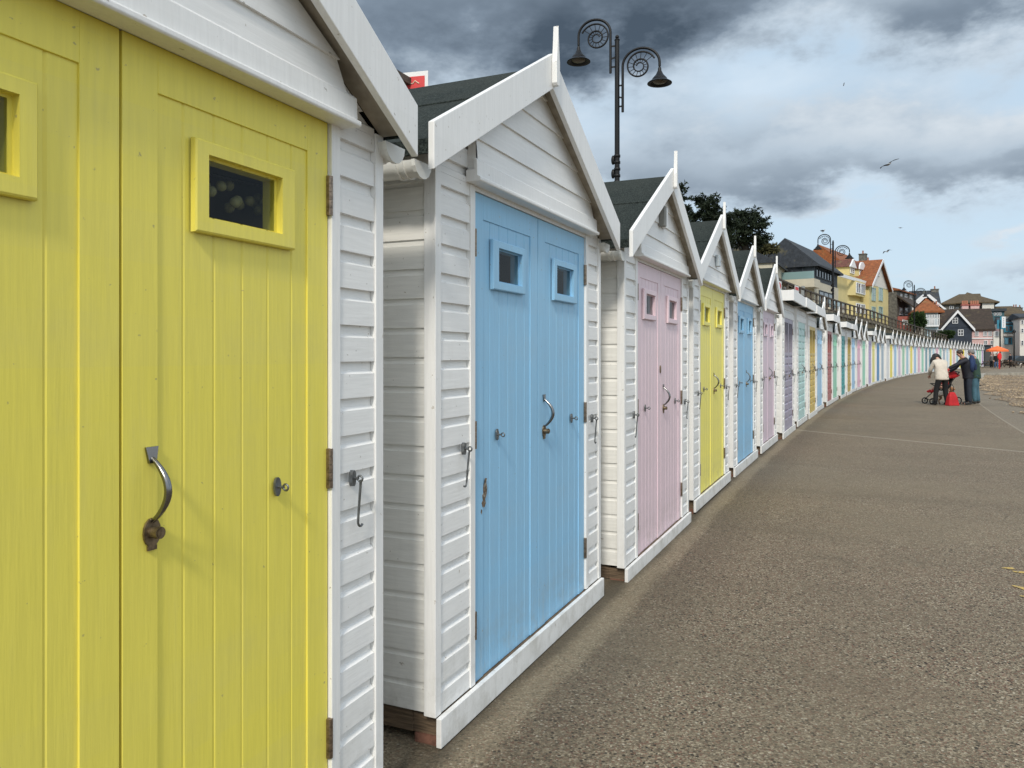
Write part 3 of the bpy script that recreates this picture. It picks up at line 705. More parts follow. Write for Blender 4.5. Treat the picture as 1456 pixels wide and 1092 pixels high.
for i in range(len(S3)):
    s=S3[i]; x,y,h=rowpt(s,-RO-.05); z=wz(s)+.2; a=R(90-h)
    mb=MB(); mb.obox((0,0,.48),(.13,.13,1.0),(1,0,0),(0,1,0),(0,0,1)); mb.obox((0,0,-.12),(.26,.30,.5),(1,0,0),(0,1,0),(0,0,1))
    if s<122 and i%1==0:
        if 'post' not in CACHE: CACHE['post']=mb.mesh('post'); CACHE['post'].materials.append(M_RAIL)
        o=bpy.data.objects.new('post',CACHE['post']); C.objects.link(o); o.parent=rl; o.location=(x,y,z); o.rotation_euler=(0,0,a)
    if i+1<len(S3):
        s2=S3[i+1]; x2,y2,_=rowpt(s2,-RO-.05); z2=wz(s2)+.2
        for k,(hh,w) in enumerate(((.95,.11),(.52,.05),(.16,.05))): mbs[k].bar((x,y,z+hh),(x2,y2,z2+hh),w,w*.9)
for mb in mbs: mb.build('rail',M_RAIL,rl)
# banners tied on the railing
K0=lambda u:(u-728)/FPX
def banner(s,off,w,h,z0,seed,lb,kind=0):
    x,y,hd=rowpt(s,-RO+.03+off); t=thing('banner',lb,'banner',(x,y,wz(s)+.2+z0),R(90-hd),'banners tied along the railing')
    Wm=mat('banner_white',(.75,.75,.74),.6); Rm=mat('banner_red',(.62,.05,.05),.6); Bm=mat('banner_blue',(.05,.06,.25),.6)
    MB().box(0,w,-.006,.006,0,h).build('sheet',Wm,t)
    if kind==0:
        MB().box(.08*w,.92*w,-.011,-.0075,h*.70,h*.92).build('red_band',Rm,t); mb=MB()
        for k in range(3): mb.box(.12*w,(.88-.1*(k%2))*w,-.011,-.0075,h*(.18+.14*k),h*(.24+.14*k))
        mb.build('lettering',Bm,t)
    elif kind==1:
        MB().box(.0*w+.02,w-.02,-.011,-.0075,h*.02,h*.4).build('lower_panel',Bm,t)
        MB().prism([(w*.5+w*.4*cos(k*PI/8),h*.68+h*.24*sin(k*PI/8)) for k in range(16)],-.011,-.0075).build('red_disc',Rm,t)
    else:
        MB().box(.07*w,.93*w,-.011,-.0075,h*.40,h*.93).build('red_field',Rm,t); mb=MB()
        for k in range(3):
            pts=[(w*(.3+.4*i/8),-.012,h*(.80-.13*k)+.02*sin(i*2.1+k)) for i in range(9)]; mb.tube(pts,.012,5)
        mb.build('emblem_strokes',Wm,t); MB().box(.07*w,.93*w,-.011,-.0075,h*.10,h*.28).build('blue_band',Bm,t)
banner(36.0,0,1.1,.80,.10,1,'white railing banner with red top band, nearest the flat roofed huts')
banner(40.5,0,1.3,.85,-.02,2,'railing banner with a red disc over a dark blue lower half',1)
banner(45.5,0,1.2,.85,.10,3,'white railing banner with red top band just left of the tall lamp post')
t=thing('banner','red banner with a white border seen over the blue hut roof','banner',(K0(567)*11.45,11.45,4.85),R(-14))
MB().box(0,.46,-.006,.006,.05,.82).build('sheet',mat('banner_white',(.75,.75,.74),.6),t); MB().box(.05,.41,-.011,-.0075,.35,.75).build('red_field',mat('banner_red',(.62,.05,.05),.6),t)
mb=MB()
for k,(z,w) in enumerate(((.66,.12),(.55,.14),(.46,.10))): mb.tube([(.23+w*(i/6-.5)*1.6,-.013,z+.025*sin(i*1.9+k)) for i in range(7)],.010,5)
mb.build('emblem_strokes',mat('banner_cream',(.66,.50,.36),.6),t); MB().box(.06,.40,-.011,-.0075,.10,.26).build('blue_band',mat('banner_blue',(.05,.06,.25),.6),t)
o=MB().box(-3.6,0,.0,3.0,0,2.6).build('shelter_block',mat('cream_concrete',(.36,.34,.29),.9,var=.2,vs=2),None,.02); x,y,h=rowpt(6.9,-RO-1.2); o.location=(x,y,3.45); o.rotation_euler=(0,0,R(90-h)); tag(o,'pale concrete shelter block glimpsed above the nearest hut roof edge','shelter')
# ------------------------------------------------------------ ammonite street lamps
def spiral_pts(cx,cz,r0,sg,turns=2.3,n=60,start=0):
    pts=[]
    for i in range(n+1):
        t=i/n; r=r0*math.exp(-.70*t*turns); a=start+sg*2*PI*turns*t; pts.append((cx+r*cos(a),0,cz+r*sin(a)))
    return pts
def lamp(u,Y,ztop,zbase,lb,n):
    X=(u-728)/FPX*Y; hd=30 if n!=3 else 34
    t=thing('street_lamp',lb,'street lamp',(X,Y,zbase),-R(18 if n==1 else 28),'tall black lamps with ammonite scroll arms'); H=ztop-zbase
    mb=MB().tube([(0,0,0),(0,0,H-.12)],[.072,.064],14); mb.ball((0,0,H-.05),.055,.055,.06); mb.lathe([(.05,H-.16),(.075,H-.14),(.075,H-.12),(.04,H-.1)])
    mb.build('pole',M_IRON,t)
    mb=MB()
    for z in (H-3.25,H-3.42,H-3.6,H-3.78,H-3.95): mb.lathe([(.062,z-.05),(.088,z-.03),(.088,z+.03),(.062,z+.05)],n=14); 
    mb.ball((-.11,0,H-3.35),.055,.05,.13); mb.ball((-.11,0,H-3.72),.055,.05,.13); mb.lathe([(.11,0),(.11,.9),(.062,1.0)],n=14)
    mb.build('collar',M_IRON,t)
    for sg,xr,za,zb,xc,rx,rz,zs,xe,ze,scx,scz in ((-1,-.18,-1.0,.10,-.62,.44,.40,.10,-1.06,-.10,-.535,.0),(1,.15,-2.08,-.86,.64,.49,.44,-.86,1.13,-.92,.57,-.90)):
        mb=MB(); pts=[(xr,0,H+za),(xr,0,H+zs)]
        for k in range(1,17):
            a=PI*k/16; pts.append((xc-sg*rx*cos(a),0,H+zs+rz*sin(a)))
        pts.append((xe,0,H+ze-.04)); mb.tube(pts,.036,8)
        for z in (za+.16,za+.38,za+.72): mb.bar((xr,0,H+z),(0,0,H+z+(.05 if z==za+.38 else 0)),.035,.035)
        am=mb.build('arm',M_IRON,t)
        ms=MB(); c0=(scx,H+scz); st=PI*.5-sg*.9 if sg<0 else PI*.5-.9
        start=(PI*.87 if sg<0 else PI*.13); sp=spiral_pts(scx+sg*.03,H+scz,.43,sg*1,2.4,72,start); 
        ms.tube(sp,[.024]*45+[.018]*28,6)
        for i in range(1,44,2):
            j=i+30
            if j<len(sp): ms.tube([sp[i],sp[j]],.0095,5)
        ms.build('ammonite_scroll',M_IRON,am)
        sh=MB().lathe([(.028,-.06),(.045,-.10),(.05,-.16),(.10,-.26),(.17,-.34),(.19,-.36),(.20,-.40),(.29,-.46),(.325,-.485),(.325,-.50),(.26,-.49),(.17,-.43)],(xe,0,H+ze),20)
        sh.build('lamp_shade',M_IRON,am); MB().lathe([(.0,-.50),(.12,-.49),(.18,-.46),(.2,-.44)],(xe,0,H+ze),16).build('bulb_cover',mat('bronze_lens',(.10,.075,.045),.3),am)
    return t
lamp(877.5,20.8,10.1,4.6,'nearest black lamp post with twin ammonite scroll arms, above the pink hut roof',1)
lamp(1184.5,58,10.1,4.4,'black ammonite scroll lamp post before the yellow house, with a gull perched on it',2)
lamp(1300,89,9.6,4.1,'farthest black ammonite scroll lamp post, beyond the yellow house',3)
# ------------------------------------------------------------ houses on the hill
def K(u): return (u-728)/FPX
M_WIN=mat('window_white',(.70,.71,.72),.5)
class House:
    def __init__(s,name,label,cat,u1,Y1,u2,Y2,zb):
        if Y2 is None: Y2=Y1*(1+K(u1)**2)/(1+K(u1)*K(u2))+.3
        s.p=Vector((K(u1)*Y1,Y1)); q=Vector((K(u2)*Y2,Y2)); s.L=(q-s.p).length; s.t=(q-s.p).normalized(); s.n=Vector((-s.t.y,s.t.x)); s.zb=zb
        s.r=thing(name,label,cat,(s.p.x,s.p.y,zb),math.atan2(s.t.y,s.t.x))
    def x(s,u,y=0):  # local x of picture column u on plane y
        k=K(u); b=s.p+s.n*y; return (k*b.y-b.x)/(s.t.x-k*s.t.y)
    def Y(s,x,y=0): return (s.p+s.t*x+s.n*y).y
    def z(s,v,x,y=0): return CH+(HOR-v)/FPX*s.Y(x,y)-s.zb
    def box(s,nm,x0,x1,y0,y1,z0,z1,m,par=None): return MB().box(x0,x1,y0,y1,z0,z1).build(nm,m,par or s.r)
    def roofx(s,nm,x0,x1,y0,y1,ze,zr,m,hip=0,ov=.4,par=None,gm=None):
        ym=(y0+y1)/2; sl=(zr-ze)/(ym-y0); d=ov*sl; h0,h1=hip if isinstance(hip,tuple) else (hip,hip)
        xo0=x0-ov*(1 if h0 else .6); xo1=x1+ov*(1 if h1 else .6)
        a=[(xo0,y0-ov,ze-d),(xo1,y0-ov,ze-d),(xo1,y1+ov,ze-d),(xo0,y1+ov,ze-d)]; r=[((xo0+h0),ym,zr),((xo1-h1),ym,zr)]; t=.22
        vs=a+[(p[0],p[1],p[2]+t) for p in a]+[(p[0],p[1],p[2]+t) for p in r]+r
        mb=MB().add(vs,[(4,5,9,8),(6,7,8,9),(7,4,8) ,(5,6,9),(0,1,5,4),(2,3,7,6),(3,0,4,7),(1,2,6,5),(0,10,11,1),(2,11,10,3)]+([] if h0 else [])) 
        o=mb.build(nm,m,par or s.r)
        if gm:
            g=MB()
            if not h0: g.prism([(y0,ze-.1),(y1,ze-.1),(ym,zr-.05)],x0,x0+.2,'x')
            if not h1: g.prism([(y0,ze-.1),(y1,ze-.1),(ym,zr-.05)],x1-.2,x1,'x')
            if g.v: g.build('gable_wall',gm,s.r)
        return o
    def roofy(s,nm,x0,x1,y0,y1,ze,zr,m,ov=.35,gm=None,barge=None,par=None):
        xm=(x0+x1)/2; sl=(zr-ze)/(xm-x0); d=ov*sl; t=.2; mb=MB()
        for sd,xe in ((-1,x0-ov),(1,x1+ov)):
            mb.prism([(xe,ze-d),(xm,zr),(xm,zr+t),(xe,ze-d+t)],y0-ov,y1)
        o=mb.build(nm,m,par or s.r)
        if gm: MB().prism([(x0,ze-.1),(x1,ze-.1),(xm,zr-.05)],y0,y0+.2).build('gable_wall',gm,par or s.r)
        if barge:
            mb=MB()
            for xe in (x0-ov,x1+ov): mb.prism([(xe,ze-d+t+.03),(xm,zr+t+.03),(xm,zr-.2),(xe,ze-d-.2)],y0-ov-.08,y0-ov-.005)
            mb.build('bargeboard',barge,par or s.r)
        return o
    def win(s,x0,x1,z0,z1,y=0,nx=2,nz=1,face='f',fm=None,pm=None,par=None):
        mb=MB(); pb=MB(); w=x1-x0; h=z1-z0; b=max(.06,min(.12,.09*w))
        def bx(m,a0,a1,c0,c1,q0,q1):
            if face=='f': m.box(a0,a1,y-q1,y-q0,c0,c1)
            else: m.box(y-q1,y-q0,a0,a1,c0,c1)
        for a0,a1,c0,c1 in ((x0,x1,z0,z0+b),(x0,x1,z1-b,z1),(x0,x0+b,z0+b,z1-b),(x1-b,x1,z0+b,z1-b)): bx(mb,a0,a1,c0,c1,.0,.10)
        for i in range(1,nx): xx=x0+w*i/nx; bx(mb,xx-b/2,xx+b/2,z0+b,z1-b,.001,.08)
        for i in range(1,nz): zz=z0+h*i/nz; bx(mb,x0+b,x1-b,zz-b/3,zz+b/3,.002,.07)
        bx(pb,x0+b*.5,x1-b*.5,z0+b*.5,z1-b*.5,-.01,.04)
        f=mb.build('window',fm or M_WIN,par or s.r); pb.build('pane',pm or M_PANE,f); return f
    def winuv(s,u0,u1,v0,v1,y=0,**k):
        a,b=s.x(u0,y),s.x(u1,y); xm=(a+b)/2; return s.win(a,b,s.z(v1,xm,y),s.z(v0,xm,y),y,**k)
    def chim(s,x,y,z0,z1,w,m,par,pots=2):
        mb=MB().box(x-w/2,x+w/2,y-w/2,y+w/2,z0,z1-.12); mb.box(x-w/2-.08,x+w/2+.08,y-w/2-.08,y+w/2+.08,z1-.12,z1)
        c=mb.build('chimney',m,par)
        for i in range(pots): MB().lathe([(.14,0),(.16,.1),(.12,.15),(.12,.5),(.15,.55),(.1,.55)],(x+(i-(pots-1)/2)*.4,y,z1),10).build('chimney_pot',mat('terracotta',(.30,.12,.07),.8),c)
def tiles(name,base,k=9):
    def fn(t,tc,v,col,b):
        o=tc.outputs['Object']; wv=t.n('ShaderNodeTexWave',{'Vector':o,'Scale':k*.35,'Distortion':.6,'Detail':2.0},bands_direction='Z'); br=t.noise(o,3,6,.7)
        c=t.mix(t.sm(br,.35,.7),tuple(x*.6 for x in base),tuple(x*1.35 for x in base)); c=t.mix(t.m('MULTIPLY',t.sm(wv.outputs['Fac'],.0,.35),1),tuple(x*.55 for x in base),c)
        li=t.noise(o,1.1,5,.6); return t.mix(t.m('MULTIPLY',t.sm(li,.55,.75),.4),c,(.20,.17,.07))
    return mat(name,base,.85,fn=fn,bump=0)
T_OR=tiles('orange_tiles',(.27,.085,.025)); T_SL=tiles('slate_roof',(.035,.042,.052)); T_BR=tiles('brown_tiles',(.10,.07,.035)); T_DB=tiles('dark_brown_roof',(.045,.03,.02)); T_RD=tiles('red_brown_tiles',(.14,.05,.035))
W_YE=mat('yellow_render',(.58,.49,.23),.85,var=.06,vs=.8,dirt=.2); W_CR=mat('cream_render',(.50,.46,.36),.85,var=.08,vs=1,dirt=.3); W_SL=mat('slate_cladding',(.03,.04,.05),.7,var=.3,vs=4)
W_GS=mat('grey_stone',(.12,.115,.10),.9,var=.45,vs=3,bump=.5,bs=6); W_NV=mat('navy_boards',(.018,.028,.045),.7,var=.2,vs=2); W_PK=mat('pink_render',(.60,.40,.38),.85,var=.07,dirt=.2); W_WT=mat('white_render',(.62,.60,.55),.85,var=.06,dirt=.25)
W_LB=mat('pale_blue_boards',(.42,.55,.62),.7,var=.08); W_TL=mat('teal_boards',(.03,.09,.11),.6,var=.2); W_BL=mat('turquoise_paint',(.03,.22,.32),.5); W_RB=mat('red_brick',(.33,.10,.08),.85,var=.25,vs=5)
W_GL=mat('balcony_glass',(.20,.30,.30),.08,spec=.7)
# --- cream gable house with slate roof and skylight (far left)
H=House('cream_house','cream gabled house with slate roof and skylight, left of the dark slate house','house',1098,78,1124,92,4.5)
x1=H.L; w=8.5
ze=H.z(368,0)-.2; zr=H.z(349,0,4)+.0
H.box('wall',0,x1,0,w,-1,ze,W_CR); rf=H.roofx('roof',0,x1,0,w,ze,zr+.3,T_SL,gm=W_CR)
ms=MB(); sl=(zr+.3-ze)/(w/2); P=lambda x,y:(x,y,ze+sl*y+.26); ms.add([P(4,1.2),P(7,1.2),P(7,3.2),P(4,3.2)]+[(a,b,c-.15) for a,b,c in (P(4,1.2),P(7,1.2),P(7,3.2),P(4,3.2))],[(0,1,2,3),(0,4,5,1),(1,5,6,2),(2,6,7,3),(3,7,4,0)]); ms.build('skylight',mat('solar_glass',(.10,.12,.15),.1),rf)
H.win(2,5,1.5,3.2); H.win(7,9,1.5,3.2); H.win(2.5,5.5,2,4,y=0,face='l')
# --- modern dark slate house over cream storeys
H=House('slate_house','modern house with dark slate gable over cream walls and glass balconies','house',1158,85,1192,95,5.5)
wl=3.9; ze=H.z(373,0); zr=H.z(348,0,wl/2); L=H.L; wd=6.2
H.box('wall',0,L,0,wd,-2,ze-2.0,W_CR); H.box('upper_storey',.1,L-.1,.1,wd-.1,ze-1.99,ze,W_SL)
H.roofx('roof',0,L+.2,0,wd,ze,zr+.6,T_SL,gm=W_SL,ov=.5)
for i in range(6): H.win(1.0+i*1.35,2.1+i*1.35,ze-1.5,ze-.35,y=.1,nx=1,fm=W_SL)
H.win(1.2,wd-1.4,ze-1.75,ze-.1,y=.1,face='l',nx=3,fm=W_SL)
b=H.box('balcony_slab',-2.6,-.01,-.6,wd,ze-2.9,ze-2.0,W_CR); H.box('balustrade',-2.6,-2.55,-.55,wd-.1,ze-1.99,ze-1.2,W_GL,b)
H.box('lower_terrace',-5.5,-.02,.4,wd+1,-2,ze-5.0,W_CR); 
H.win(1.2,wd-1,ze-4.9,ze-3.1,y=-.001,face='l',nx=3,fm=W_SL); H.box('balustrade',-5.5,-5.45,.45,wd,ze-4.99,ze-4.0,W_GL)
H.box('balcony_slab',1.5,L-2,-1.3,-.01,ze-5.2,ze-4.9,W_CR); H.box('balustrade',1.5,L-2,-1.3,-1.25,ze-4.89,ze-4.0,W_GL); H.win(2,L-3,ze-4.85,ze-2.9,nx=3,fm=W_SL,y=0)
H.box('porch_post',-5.3,-5.0,-.2,.1,-2,ze-3.0,mat('grey_post',(.25,.27,.27),.6))
# --- low roofs left of it
H=House('terrace_house','low dark roofed terrace with cream front just above the railing','house',1085,62,1120,74,4.6)
ze=H.z(392,3); H.box('wall',0,H.L,0,6,-.5,ze,W_CR); H.roofx('roof',0,H.L,0,6,ze,ze+1.5,T_BR,gm=W_CR,ov=.5)
for k in range(4): H.win(1+k*3.2,2.8+k*3.2,ze-1.6,ze-.3,nx=2)
# --- the big yellow house
H=House('yellow_house','large pale yellow house with orange tiled roof, two dormers and a cross gable','house',1188,98,1277,126,4.6)
L=H.L; ze=H.z(386,0); zr=H.z(366,H.x(1250),0)+.2; dp=13; zr=max(zr,ze+3.8)
H.box('wall',0,L,0,dp,-1,ze,W_YE); zr=H.z(357,H.x(1190,dp/2),dp/2)-.25; rf=H.roofx('roof',H.x(1166,dp/2),L-5,0,dp,ze,zr,T_OR,gm=W_YE,ov=.6)
H.box('fascia_board',-1,L-12,-.75,-.62,ze-.75,ze-.35,M_WIN)
xa,xb=H.x(1236,-1.2),H.x(1263,-1.2); zg=H.z(404,xa,-1.2); za=H.z(371,(xa+xb)/2,-1.2)
H.box('gable_bay',xa,xb,-1.2,-.01,-1,zg,W_YE); H.roofy('gable_roof',xa,xb,-1.2,dp/2,zg,za,T_OR,gm=W_WT,barge=M_WIN,ov=.5)
H.winuv(1245.5,1250,382,392,y=-1.2,nx=2,nz=2)
GB=mat('shutter_green',(.30,.42,.38),.7)
for (a,b) in ((1239,1244.5),(1249,1254.5)):
    H.winuv(a,b,409,428,y=-1.2,nx=2,nz=2,fm=GB,pm=mat('pale_pane',(.20,.26,.26),.1)); H.winuv(a,b,436,452,y=-1.2,nx=2,nz=2,fm=GB,pm=mat('pale_pane',(.20,.26,.26),.1))
for v0,v1 in ((403,418),(432,446)):   # canted bays on the left, white
    a,b=H.x(1214,-.8),H.x(1232,-.8); xm=(a+b)/2; z0,z1=H.z(v1,xm,-.8),H.z(v0,xm,-.8)
    bb=MB().prism([(a,0),(a+.9,-.8),(b-.9,-.8),(b,0)],z0-.3,z1+.25,'z').build('bay_window',W_YE,H.r)
    H.win(a+1.0,(a+b)/2-.1,z0,z1,y=-.801,nx=2,par=bb); H.win((a+b)/2+.1,b-1.0,z0,z1,y=-.801,nx=2,par=bb)
xw,xe_=H.x(1265,-.5),H.x(1276,-.5)
H.box('side_wing',xw,xe_,-.5,dp*.6,-1,H.z(411,xw),W_YE); zz=H.z(411,xw); H.roofx('wing_roof',xw,xe_,-.5,dp*.6,zz,zz+1.6,T_RD,hip=2.0,gm=None,ov=.4)
for v0,v1 in ((412,425),(440,452)): H.winuv(1267,1272,v0,v1,y=-.501,nx=2); 
for uc,vv,arch in ((1207,376,0),(1220,380,1)):   # dormers
    xc=H.x(uc,1.0); z0=ze+.3; z1=H.z(vv,xc,1.0)-.3; dw=1.25
    dm=H.box('dormer',xc-dw,xc+dw,.6,3.2,z0,z1-.1,W_YE,rf)
    if arch: 
        mb=MB(); P=[(xc+(dw+.25)*cos(PI*k/10),z1-.1+1.1*sin(PI*k/10)) for k in range(11)]; mb.prism(P,.35,.55); mb.build('dormer_front',M_WIN,rf); mb=MB(); mb.prism(P,.551,3.2); mb.build('dormer_roof',T_RD,rf)
    else:
        MB().prism([(xc-dw-.3,z1-.15),(xc,z1+1.0),(xc+dw+.3,z1-.15)],.35,.55).build('dormer_front',M_WIN,rf); MB().prism([(xc-dw-.3,z1-.15),(xc,z1+1.0),(xc+dw+.3,z1-.15)],.551,3.2).build('dormer_roof',T_RD,rf)
    H.win(xc-1.0,xc+1.0,z0+.3,z1-.1,y=.599,nx=2,nz=3,par=rf)
xc=H.x(1227,dp/2); H.chim(xc,dp/2,zr-1,H.z(361,xc,dp/2),1.1,W_GS,rf,1); H.chim(H.x(1234,dp/2),dp/2,zr-1,H.z(368,xc,dp/2),.7,W_RB,rf,2)
# --- stone house with veranda
H=House('stone_house','dark stone house with white windows, veranda and red brick bay, right of the yellow house','house',1275,118,1299,128,4.4)
L=H.L; ze=H.z(412,0); H.box('wall',0,L,0,10,-1,ze,W_GS); H.roofx('roof',0,L,0,10,ze,ze+1.4,T_OR,hip=0,gm=W_GS,ov=.4)
for a,b in ((1280,1282),(1286,1289),(1293,1296)): H.winuv(a,b,418,429,nx=2)
xa=0; vz=H.z(434,2); vr=MB().prism([(-2.4,vz-.6),(-2.4,vz-.4),(-.01,vz+1.5),(-.01,vz+1.2)],0,L*.8,'x').build('veranda_roof',T_DB,H.r)
for k in range(4): MB().box(.1+k*L*.25,.3+k*L*.25,-2.3,-2.1,-1,vz-.5).build('veranda_post',M_WIN,H.r)
H.box('brick_bay',.5,L*.75,-2.0,-.02,-1,H.z(450,2,-2),W_RB); H.winuv(1286,1291,437,448,y=-.01,nx=3)
H.winuv(1279,1283,437,448,y=-.01,nx=2); H.winuv(1283,1290,455,462,y=-2.001,nx=3)
# --- dark slate house with white gabled dormers
H=House('dormer_house','dark slate house with two white dormers and a broad chimney, behind the brown hipped cottage','house',1297,150,1336,None,6)
L=H.L; ze=H.z(433,4); H.box('wall',0,L,0,9,-2,ze,W_SL); zr=H.z(413,4,4.5)-.2; rf=H.roofx('roof',0,L,0,9,ze,zr,T_SL,gm=W_SL)
for u in (1312,1321):
    xc=H.x(u); dm=MB().prism([(xc-1.3,ze-.4),(xc+1.3,ze-.4),(xc+1.3,ze+.8),(xc,ze+2.0),(xc-1.3,ze+.8)],-.5,3).build('dormer',M_WIN,rf); H.win(xc-.7,xc+.7,ze,ze+.8,y=-.501,nx=2,par=rf)
H.winuv(1324,1329,425,432,nx=2)
H.chim(H.x(1329,4.5),4.5,zr-1.5,H.z(411,H.x(1329,4.5),4.5),1.3,W_GS,rf,1)
H.box('side_wing',L-5,L+.6,-2,-.01,-2,ze-1,W_SL); H.roofy('wing_roof',L-5,L+.6,-2,2,ze-1,ze+1.6,T_SL,gm=W_SL,barge=M_WIN)
# --- brown hipped cottage with pale blue balcony
H=House('hipped_cottage','small cottage with orange brown hipped roof and pale blue latticed balcony','house',1300,112,1338,None,3.5)
L=H.L; a=H.x(1316); b=H.x(1334); ze=H.z(443,a); H.box('wall',a,b,0,6,-1,ze,W_LB); H.roofx('roof',H.x(1302),b+.3,-.6,6,ze,ze+1.9,T_OR,hip=2.1,ov=.4)
H.box('white_wing',H.x(1302),a-.01,1,6,-1,ze-.1,W_WT)
mb=MB()
for k in range(9):
    xx=a+(b-a)*k/8; mb.box(xx-.05,xx+.05,-1.0,-.9,ze-2.0,ze-.5)
mb.box(a,b,-1.0,-.9,ze-1.1,ze-1.0); mb.box(a,b,-1.0,-.02,ze-2.2,ze-2.0)
mb.build('balcony',M_WIN,H.r)
for k in range(3): H.win(a+.5+k*(b-a-1)/3,a+.5+(k+.8)*(b-a-1)/3,ze-1.9,ze-.4,nx=2)
for k in range(2): H.win(a+.6+k*(b-a)/2,a+1.4+k*(b-a)/2,ze-4.2,ze-2.6,nx=1)
# --- pink cottage behind
H=House('pink_cottage','narrow pink cottage wedged between the hipped cottage and the navy gabled house','house',1330,122,1345,None,3.5)
H.box('wall',0,H.L,0,6,-1,H.z(448,0),W_PK); H.roofx('roof',0,H.L,0,6,H.z(448,0),H.z(444,0)+.6,T_BR,gm=W_PK); H.win(.3,.9,3.3,4.3,nx=1)
H.chim(.4,2,H.z(446,0),H.z(432,0),1.0,W_PK,H.r,2)
# --- large brown hip-roofed villa at the back
H=House('hipped_villa','large villa with broad brown hipped roof on grey stone walls at the skyline','house',1341,170,1415,None,6)
L=H.L; xm=H.x(1372); ze=H.z(432,0); H.box('wall',0,L,0,14,-3,ze,W_GS); zr=H.z(418.5,3,7)-.2; H.roofx('roof',0,xm+3,0,14,ze,zr,T_BR,hip=(4,.0),ov=.6)
rf=H.roofx('roof',xm-1,L,-1,14,ze+.1,H.z(416,xm,7)-.2,T_BR,hip=(2.5,5.5),ov=.7); H.box('white_wing',H.x(1396),L-.3,-1.2,-.1,-3,ze-.1,W_WT)
H.winuv(1350,1356,435,442,nx=2,nz=2); H.winuv(1359,1363,437,443,nx=2)
H.chim(-1.6,5,-2,H.z(418,0),1.6,W_GS,H.r,1)
# --- pink chimney stacks block
H=House('pink_house','pink house with wide terracotta potted chimney stacks behind the navy gable','house',1368,135,1394,None,4)
L=H.L; zt=H.z(449,0); H.box('wall',0,L,0,6,-1,zt,W_PK); H.roofx('roof',0,L,0,6,zt-.2,zt+1.2,T_BR,gm=W_PK)
for a,b,n_ in ((1368.5,1377.5,3),(1380.5,1393,4)):
    xa,xb=H.x(a),H.x(b); z1=H.z(434.5,xa); st=H.box('chimney_stack',xa,xb,.3,1.6,zt-.5,z1,W_PK)
    H.box('stack_cap',xa-.1,xb+.1,.2,1.7,z1+.003,z1+.25,W_RB,st)
    for i in range(n_): MB().lathe([(.18,.25),(.2,.35),(.15,.4),(.15,.9),(.1,.9)],(xa+(xb-xa)*(i+.5)/n_,.95,z1),8).build('chimney_pot',mat('terracotta',(.30,.12,.07),.8),st)
# --- navy gable house with long brown roof
H=House('navy_house','navy boarded gabled house with white bargeboards and long dark brown roof','house',1341,112,1382,None,2.5)
L=H.L; ze=H.z(466,0); za=H.z(443,L*.5); H.box('wall',0,L,0,9,-.5,ze,W_NV); H.roofy('roof',0,L,0,9,ze,za,T_DB,gm=W_NV,barge=M_WIN,ov=.35)
H.winuv(1354,1362,452,460,nx=2,nz=2); H.winuv(1362,1370,468.5,477.5,nx=2,nz=2)
H=House('pink_terrace','pink and cream terrace with long dark brown roof, right of the navy gable','house',1382,113,1421,None,2.0)
L=H.L; ze=H.z(468,0); H.box('wall',0,L,0,8,-1,ze,W_PK); H.roofx('roof',-4.5,L-.8,.2,9,ze+.1,ze+3.0,T_DB,gm=W_PK,ov=.5)
H.box('cream_end',H.x(1412),L,-.3,-.01,-1,ze-.4,W_WT)
for u in (1386,1398,1405,1414): H.winuv(u,u+5.5,471,478,nx=3,y=0 if u<1410 else -.301)
for u in (1399,1408): H.winuv(u,u+5,484,490,nx=2)
H.box('string_course',0,H.x(1412)-.01,-.12,-.01,H.z(482,0),H.z(480.5,0),M_WIN)
# --- teal flat-topped building
H=House('teal_building','dark teal flat topped building with a strip of small white windows','building',1392,136,1428,None,3)
L=H.L; H.box('wall',0,L,0,8,-1,H.z(443,0),W_TL); H.box('flat_roof',-.3,L+.3,-.4,8.3,H.z(443,0)+.003,H.z(441,0)+.2,W_SL)
for u in (1408,1413,1417,1421): H.winuv(u,u+2.6,444,448.5,nx=1)
H.winuv(1400,1406,452,460,nx=3)
# --- brown-roofed house on the right
H=House('brown_roof_house','house with broad brown roof and twin chimneys at the right edge','house',1414,165,1462,None,4)
L=H.L; ze=H.z(448,0); H.box('wall',0,L,0,12,-1,ze,W_WT); rf=H.roofx('roof',0,L,0,12,ze,H.z(436,0,6)-.2,T_BR,hip=(.0,3),gm=W_WT,ov=.6)
H.chim(H.x(1443,6),6,ze+1,H.z(431,20),2.0,W_GS,rf,2); H.chim(H.x(1450,6),6,ze+1,H.z(432,20),1.0,W_GS,rf,1)
H.winuv(1447,1452,450,456,nx=2)
# --- blue fronted shop
H=House('seafront_shop','white seafront shop with slate roof, turquoise balcony front and corner windows','shop',1417,122,1450,None,1.0)
L=H.L; ze=H.z(461,0); H.box('wall',0,L,0,8,-1,ze,W_WT); H.roofx('roof',H.x(1424),L,0,8,ze,H.z(452,0),T_SL,hip=(0,2.2),gm=W_WT,ov=.5)
H.box('upper_front',H.x(1427),H.x(1446),-.35,-.01,H.z(473,0),H.z(459,0),W_BL); H.win(H.x(1428),H.x(1445),H.z(472,0),H.z(463,0),y=-.351,nx=3,fm=W_BL)
H.box('side_panel',H.x(1417.5),H.x(1421),-.2,-.01,H.z(471,0),H.z(455,0),W_BL)
sh=H.win(H.x(1428),H.x(1443),H.z(490,0),H.z(480,0),nx=3,fm=W_BL); H.box('string_course',H.x(1427),L,-.4,-.01,H.z(478,0),H.z(475.5,0),W_WT)
H.box('shutter',H.x(1429),H.x(1433),-.25,-.12,H.z(489.5,0),H.z(481,0),mat('pale_blue_shutter',(.22,.52,.66),.5))
H=House('corner_house','white three storey corner house at the right edge beside the shop','house',1450,116,1474,None,1.0)
